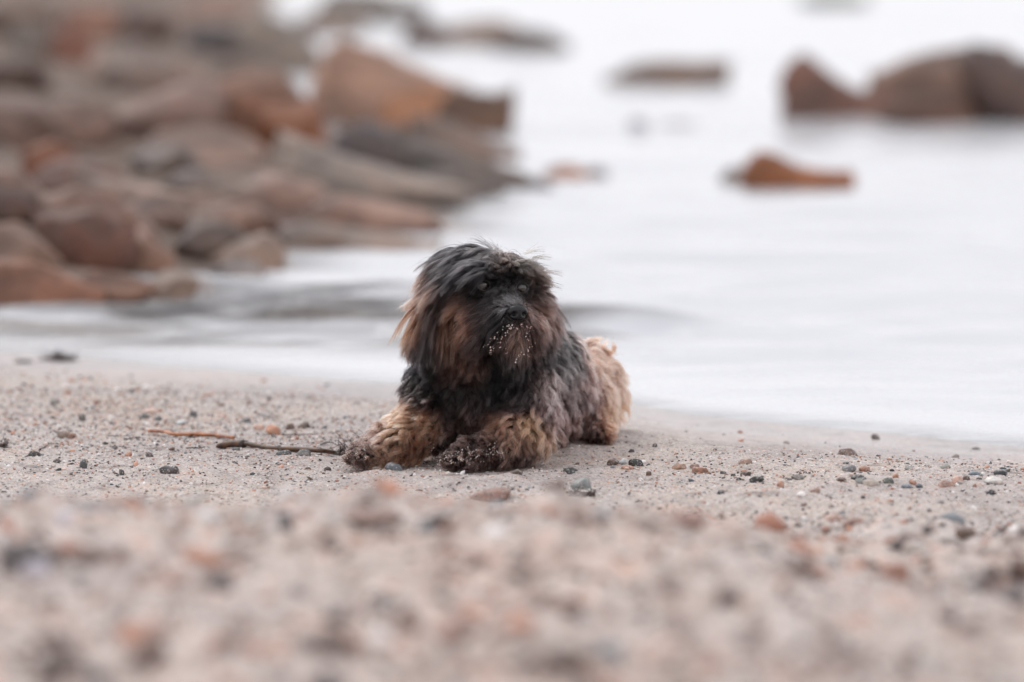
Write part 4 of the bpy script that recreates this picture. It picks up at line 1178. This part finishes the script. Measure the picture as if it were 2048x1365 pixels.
coat_part('paw_hair', ['paw'], 150, int(3200 * Q), 361, clump=.90, jit=.0012, wavy=1.4, cond=lambda c: c[:, 0] < -.12)
coat_part('paw_hair', ['paw'], 200, int(4200 * Q), 363, clump=.90, jit=.0012, wavy=1.4, cond=lambda c: c[:, 0] >= -.12)

# ears: long straight hair hanging from the flap
for ei, (o, P, F, sgn) in enumerate(ears):
    T3 = P[F]; nn = np.cross(T3[:, 1] - T3[:, 0], T3[:, 2] - T3[:, 0]); aa = np.linalg.norm(nn, axis=1); nn = nn / aa[:, None]
    ng, nc = (460, 15000) if sgn < 0 else (280, 7500)
    aa = aa * np.clip(.5 + (nn * (HR * sgn)).sum(1) * .6 + nn @ HF * .4, .08, 1.2)
    g, gn, _ = sample(T3, nn, aa, ng)
    par = []
    for p, n in zip(g, gn):
        u = (p - HC) @ HU
        Ld = np.clip(.052 + .030 * (u + .03) / .04, .038, .080)
        par.append((-HU * 1.0 + HR * sgn * (.15 if sgn < 0 else .18) - HF * .05, Ld * (1.0 if sgn < 0 else .75), .40, .55, .10))
    G = grow(g, gn, par, [ear_bvh[ei]], 371 + ei, wavy=.8)
    c, cn, _ = sample(T3, nn, aa, int(nc * Q))
    pos, gi2 = children(G, g, c, .62, .0014, .28, .03)
    # lower ends curve back in under the ear
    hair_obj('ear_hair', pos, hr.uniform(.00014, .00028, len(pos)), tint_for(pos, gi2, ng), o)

# loose wisps standing up on the crown
def wisps(name, pts, parent):
    P, T_ = [], []
    for (px, py, Y, dx, dz, n, L_) in pts:
        L_ *= 1.35; py -= 4
        b = at_depth(px, py, Y)
        for i in range(n):
            p = b + hr.normal(size=3) * np.array([.0014, .003, .001])
            d = unit(np.array([dx, hr.normal() * .2, dz]) + hr.normal(size=3) * .10)
            q = [p]; bend = hr.normal() * .05 - .06 * np.sign(dx)
            for k in range(NPT - 1):
                d = unit(d + np.array([-bend, 0, -.05])); p = p + d * L_ * hr.uniform(.9, 1.05) / (NPT - 1); q.append(p)
            P.append(q)
    P = np.array(P)
    # converge each wisp to a point
    t = coat(P[:, 4]) * GAINH
    return hair_obj(name, P, hr.uniform(.00015, .00026, len(P)), np.clip(t[:, None] * np.ones((1, NPT, 1)), .01, .8), parent)
wisps('crown_wisps', [(985, 505, 7.14, -.55, .85, 26, .026), (975, 508, 7.14, -.8, .6, 14, .020), (1000, 507, 7.15, -.45, .8, 16, .018), (945, 512, 7.15, -.5, .8, 12, .020),
                     (925, 516, 7.15, -.6, .7, 12, .018), (905, 528, 7.15, -.9, .5, 16, .022), (890, 540, 7.15, -.95, .35, 16, .024), (872, 556, 7.15, -.9, .2, 14, .020),
                     (1050, 512, 7.15, .8, .5, 22, .020), (1065, 520, 7.15, .9, .3, 18, .018), (1085, 550, 7.14, .9, .2, 16, .020), (1090, 570, 7.14, .95, -.1, 12, .018)], dog)

# ---- grains of sand stuck to the lips, chin and paws
def pix(P):
    d = P - CAM; cp, sp = math.cos(PITCH), math.sin(PITCH)
    f = d[:, 1] * cp - d[:, 2] * sp; u = d[:, 1] * sp + d[:, 2] * cp
    return np.stack([PW / 2 + FPX * d[:, 0] / f, PH / 2 - FPX * u / f], 1)
def stick(name, centres, n, spread, size, parent, seed, src, lift=0):
    """sand clinging to the outermost hairs around the given places"""
    r = np.random.default_rng(seed); out = []
    S_ = np.concatenate([STR[k] for k in src]); Q_ = pix(S_)
    for (px, py) in centres:
        m = np.hypot(Q_[:, 0] - px, Q_[:, 1] - py) < spread * 2.2
        C_ = S_[m]
        if len(C_) < 5: continue
        C_ = C_[np.argsort(C_[:, 1])][:max(6, int(len(C_) * .07))]
        out.append(C_[r.choice(len(C_), min(n, len(C_)), replace=False)])
    P = np.concatenate(out) + r.normal(size=(sum(map(len, out)), 3)) * .0004 - np.array(ROOT)
    S = r.uniform(0, 1, len(P)) ** 2 * (size[1] - size[0]) + size[0]
    T_ = np.clip(PAL[r.choice([0, 0, 1, 2, 3, 11], len(P))] * r.uniform(.8, 1.15, (len(P), 1)), 0, .8)
    o = scatter(name, P, S, T_, seed, flat=.9); o.parent = parent
    return tag(o, None, None, None, 'stuff')
stick('sand_grains', [(1012, 650), (1020, 654), (1008, 664), (1000, 670), (996, 676), (1016, 662), (1050, 650), (1060, 654), (1066, 660), (1068, 668), (1058, 672), (1062, 678), (985, 684), (978, 690), (990, 696), (984, 702), (998, 690), (972, 696), (1068, 690), (1062, 700), (1046, 706), (1054, 712), (1042, 716), (1036, 722), (1010, 706), (1030, 650), (1040, 655), (984, 712)], 5, 3.4, (.00045, .0012), dog, 801, ['muzzle_hair', 'head_hair'])
stick('sand_grains', [(x, y) for x in range(682, 745, 8) for y in (886, 898, 907)], 8, 6, (.0003, .0009), dog, 802, ['paw_hair', 'foreleg_hair'])
stick('sand_grains', [(x, y) for x in range(868, 1010, 9) for y in (898, 910, 920)], 8, 7, (.0003, .0010), dog, 803, ['paw_hair', 'foreleg_hair'])
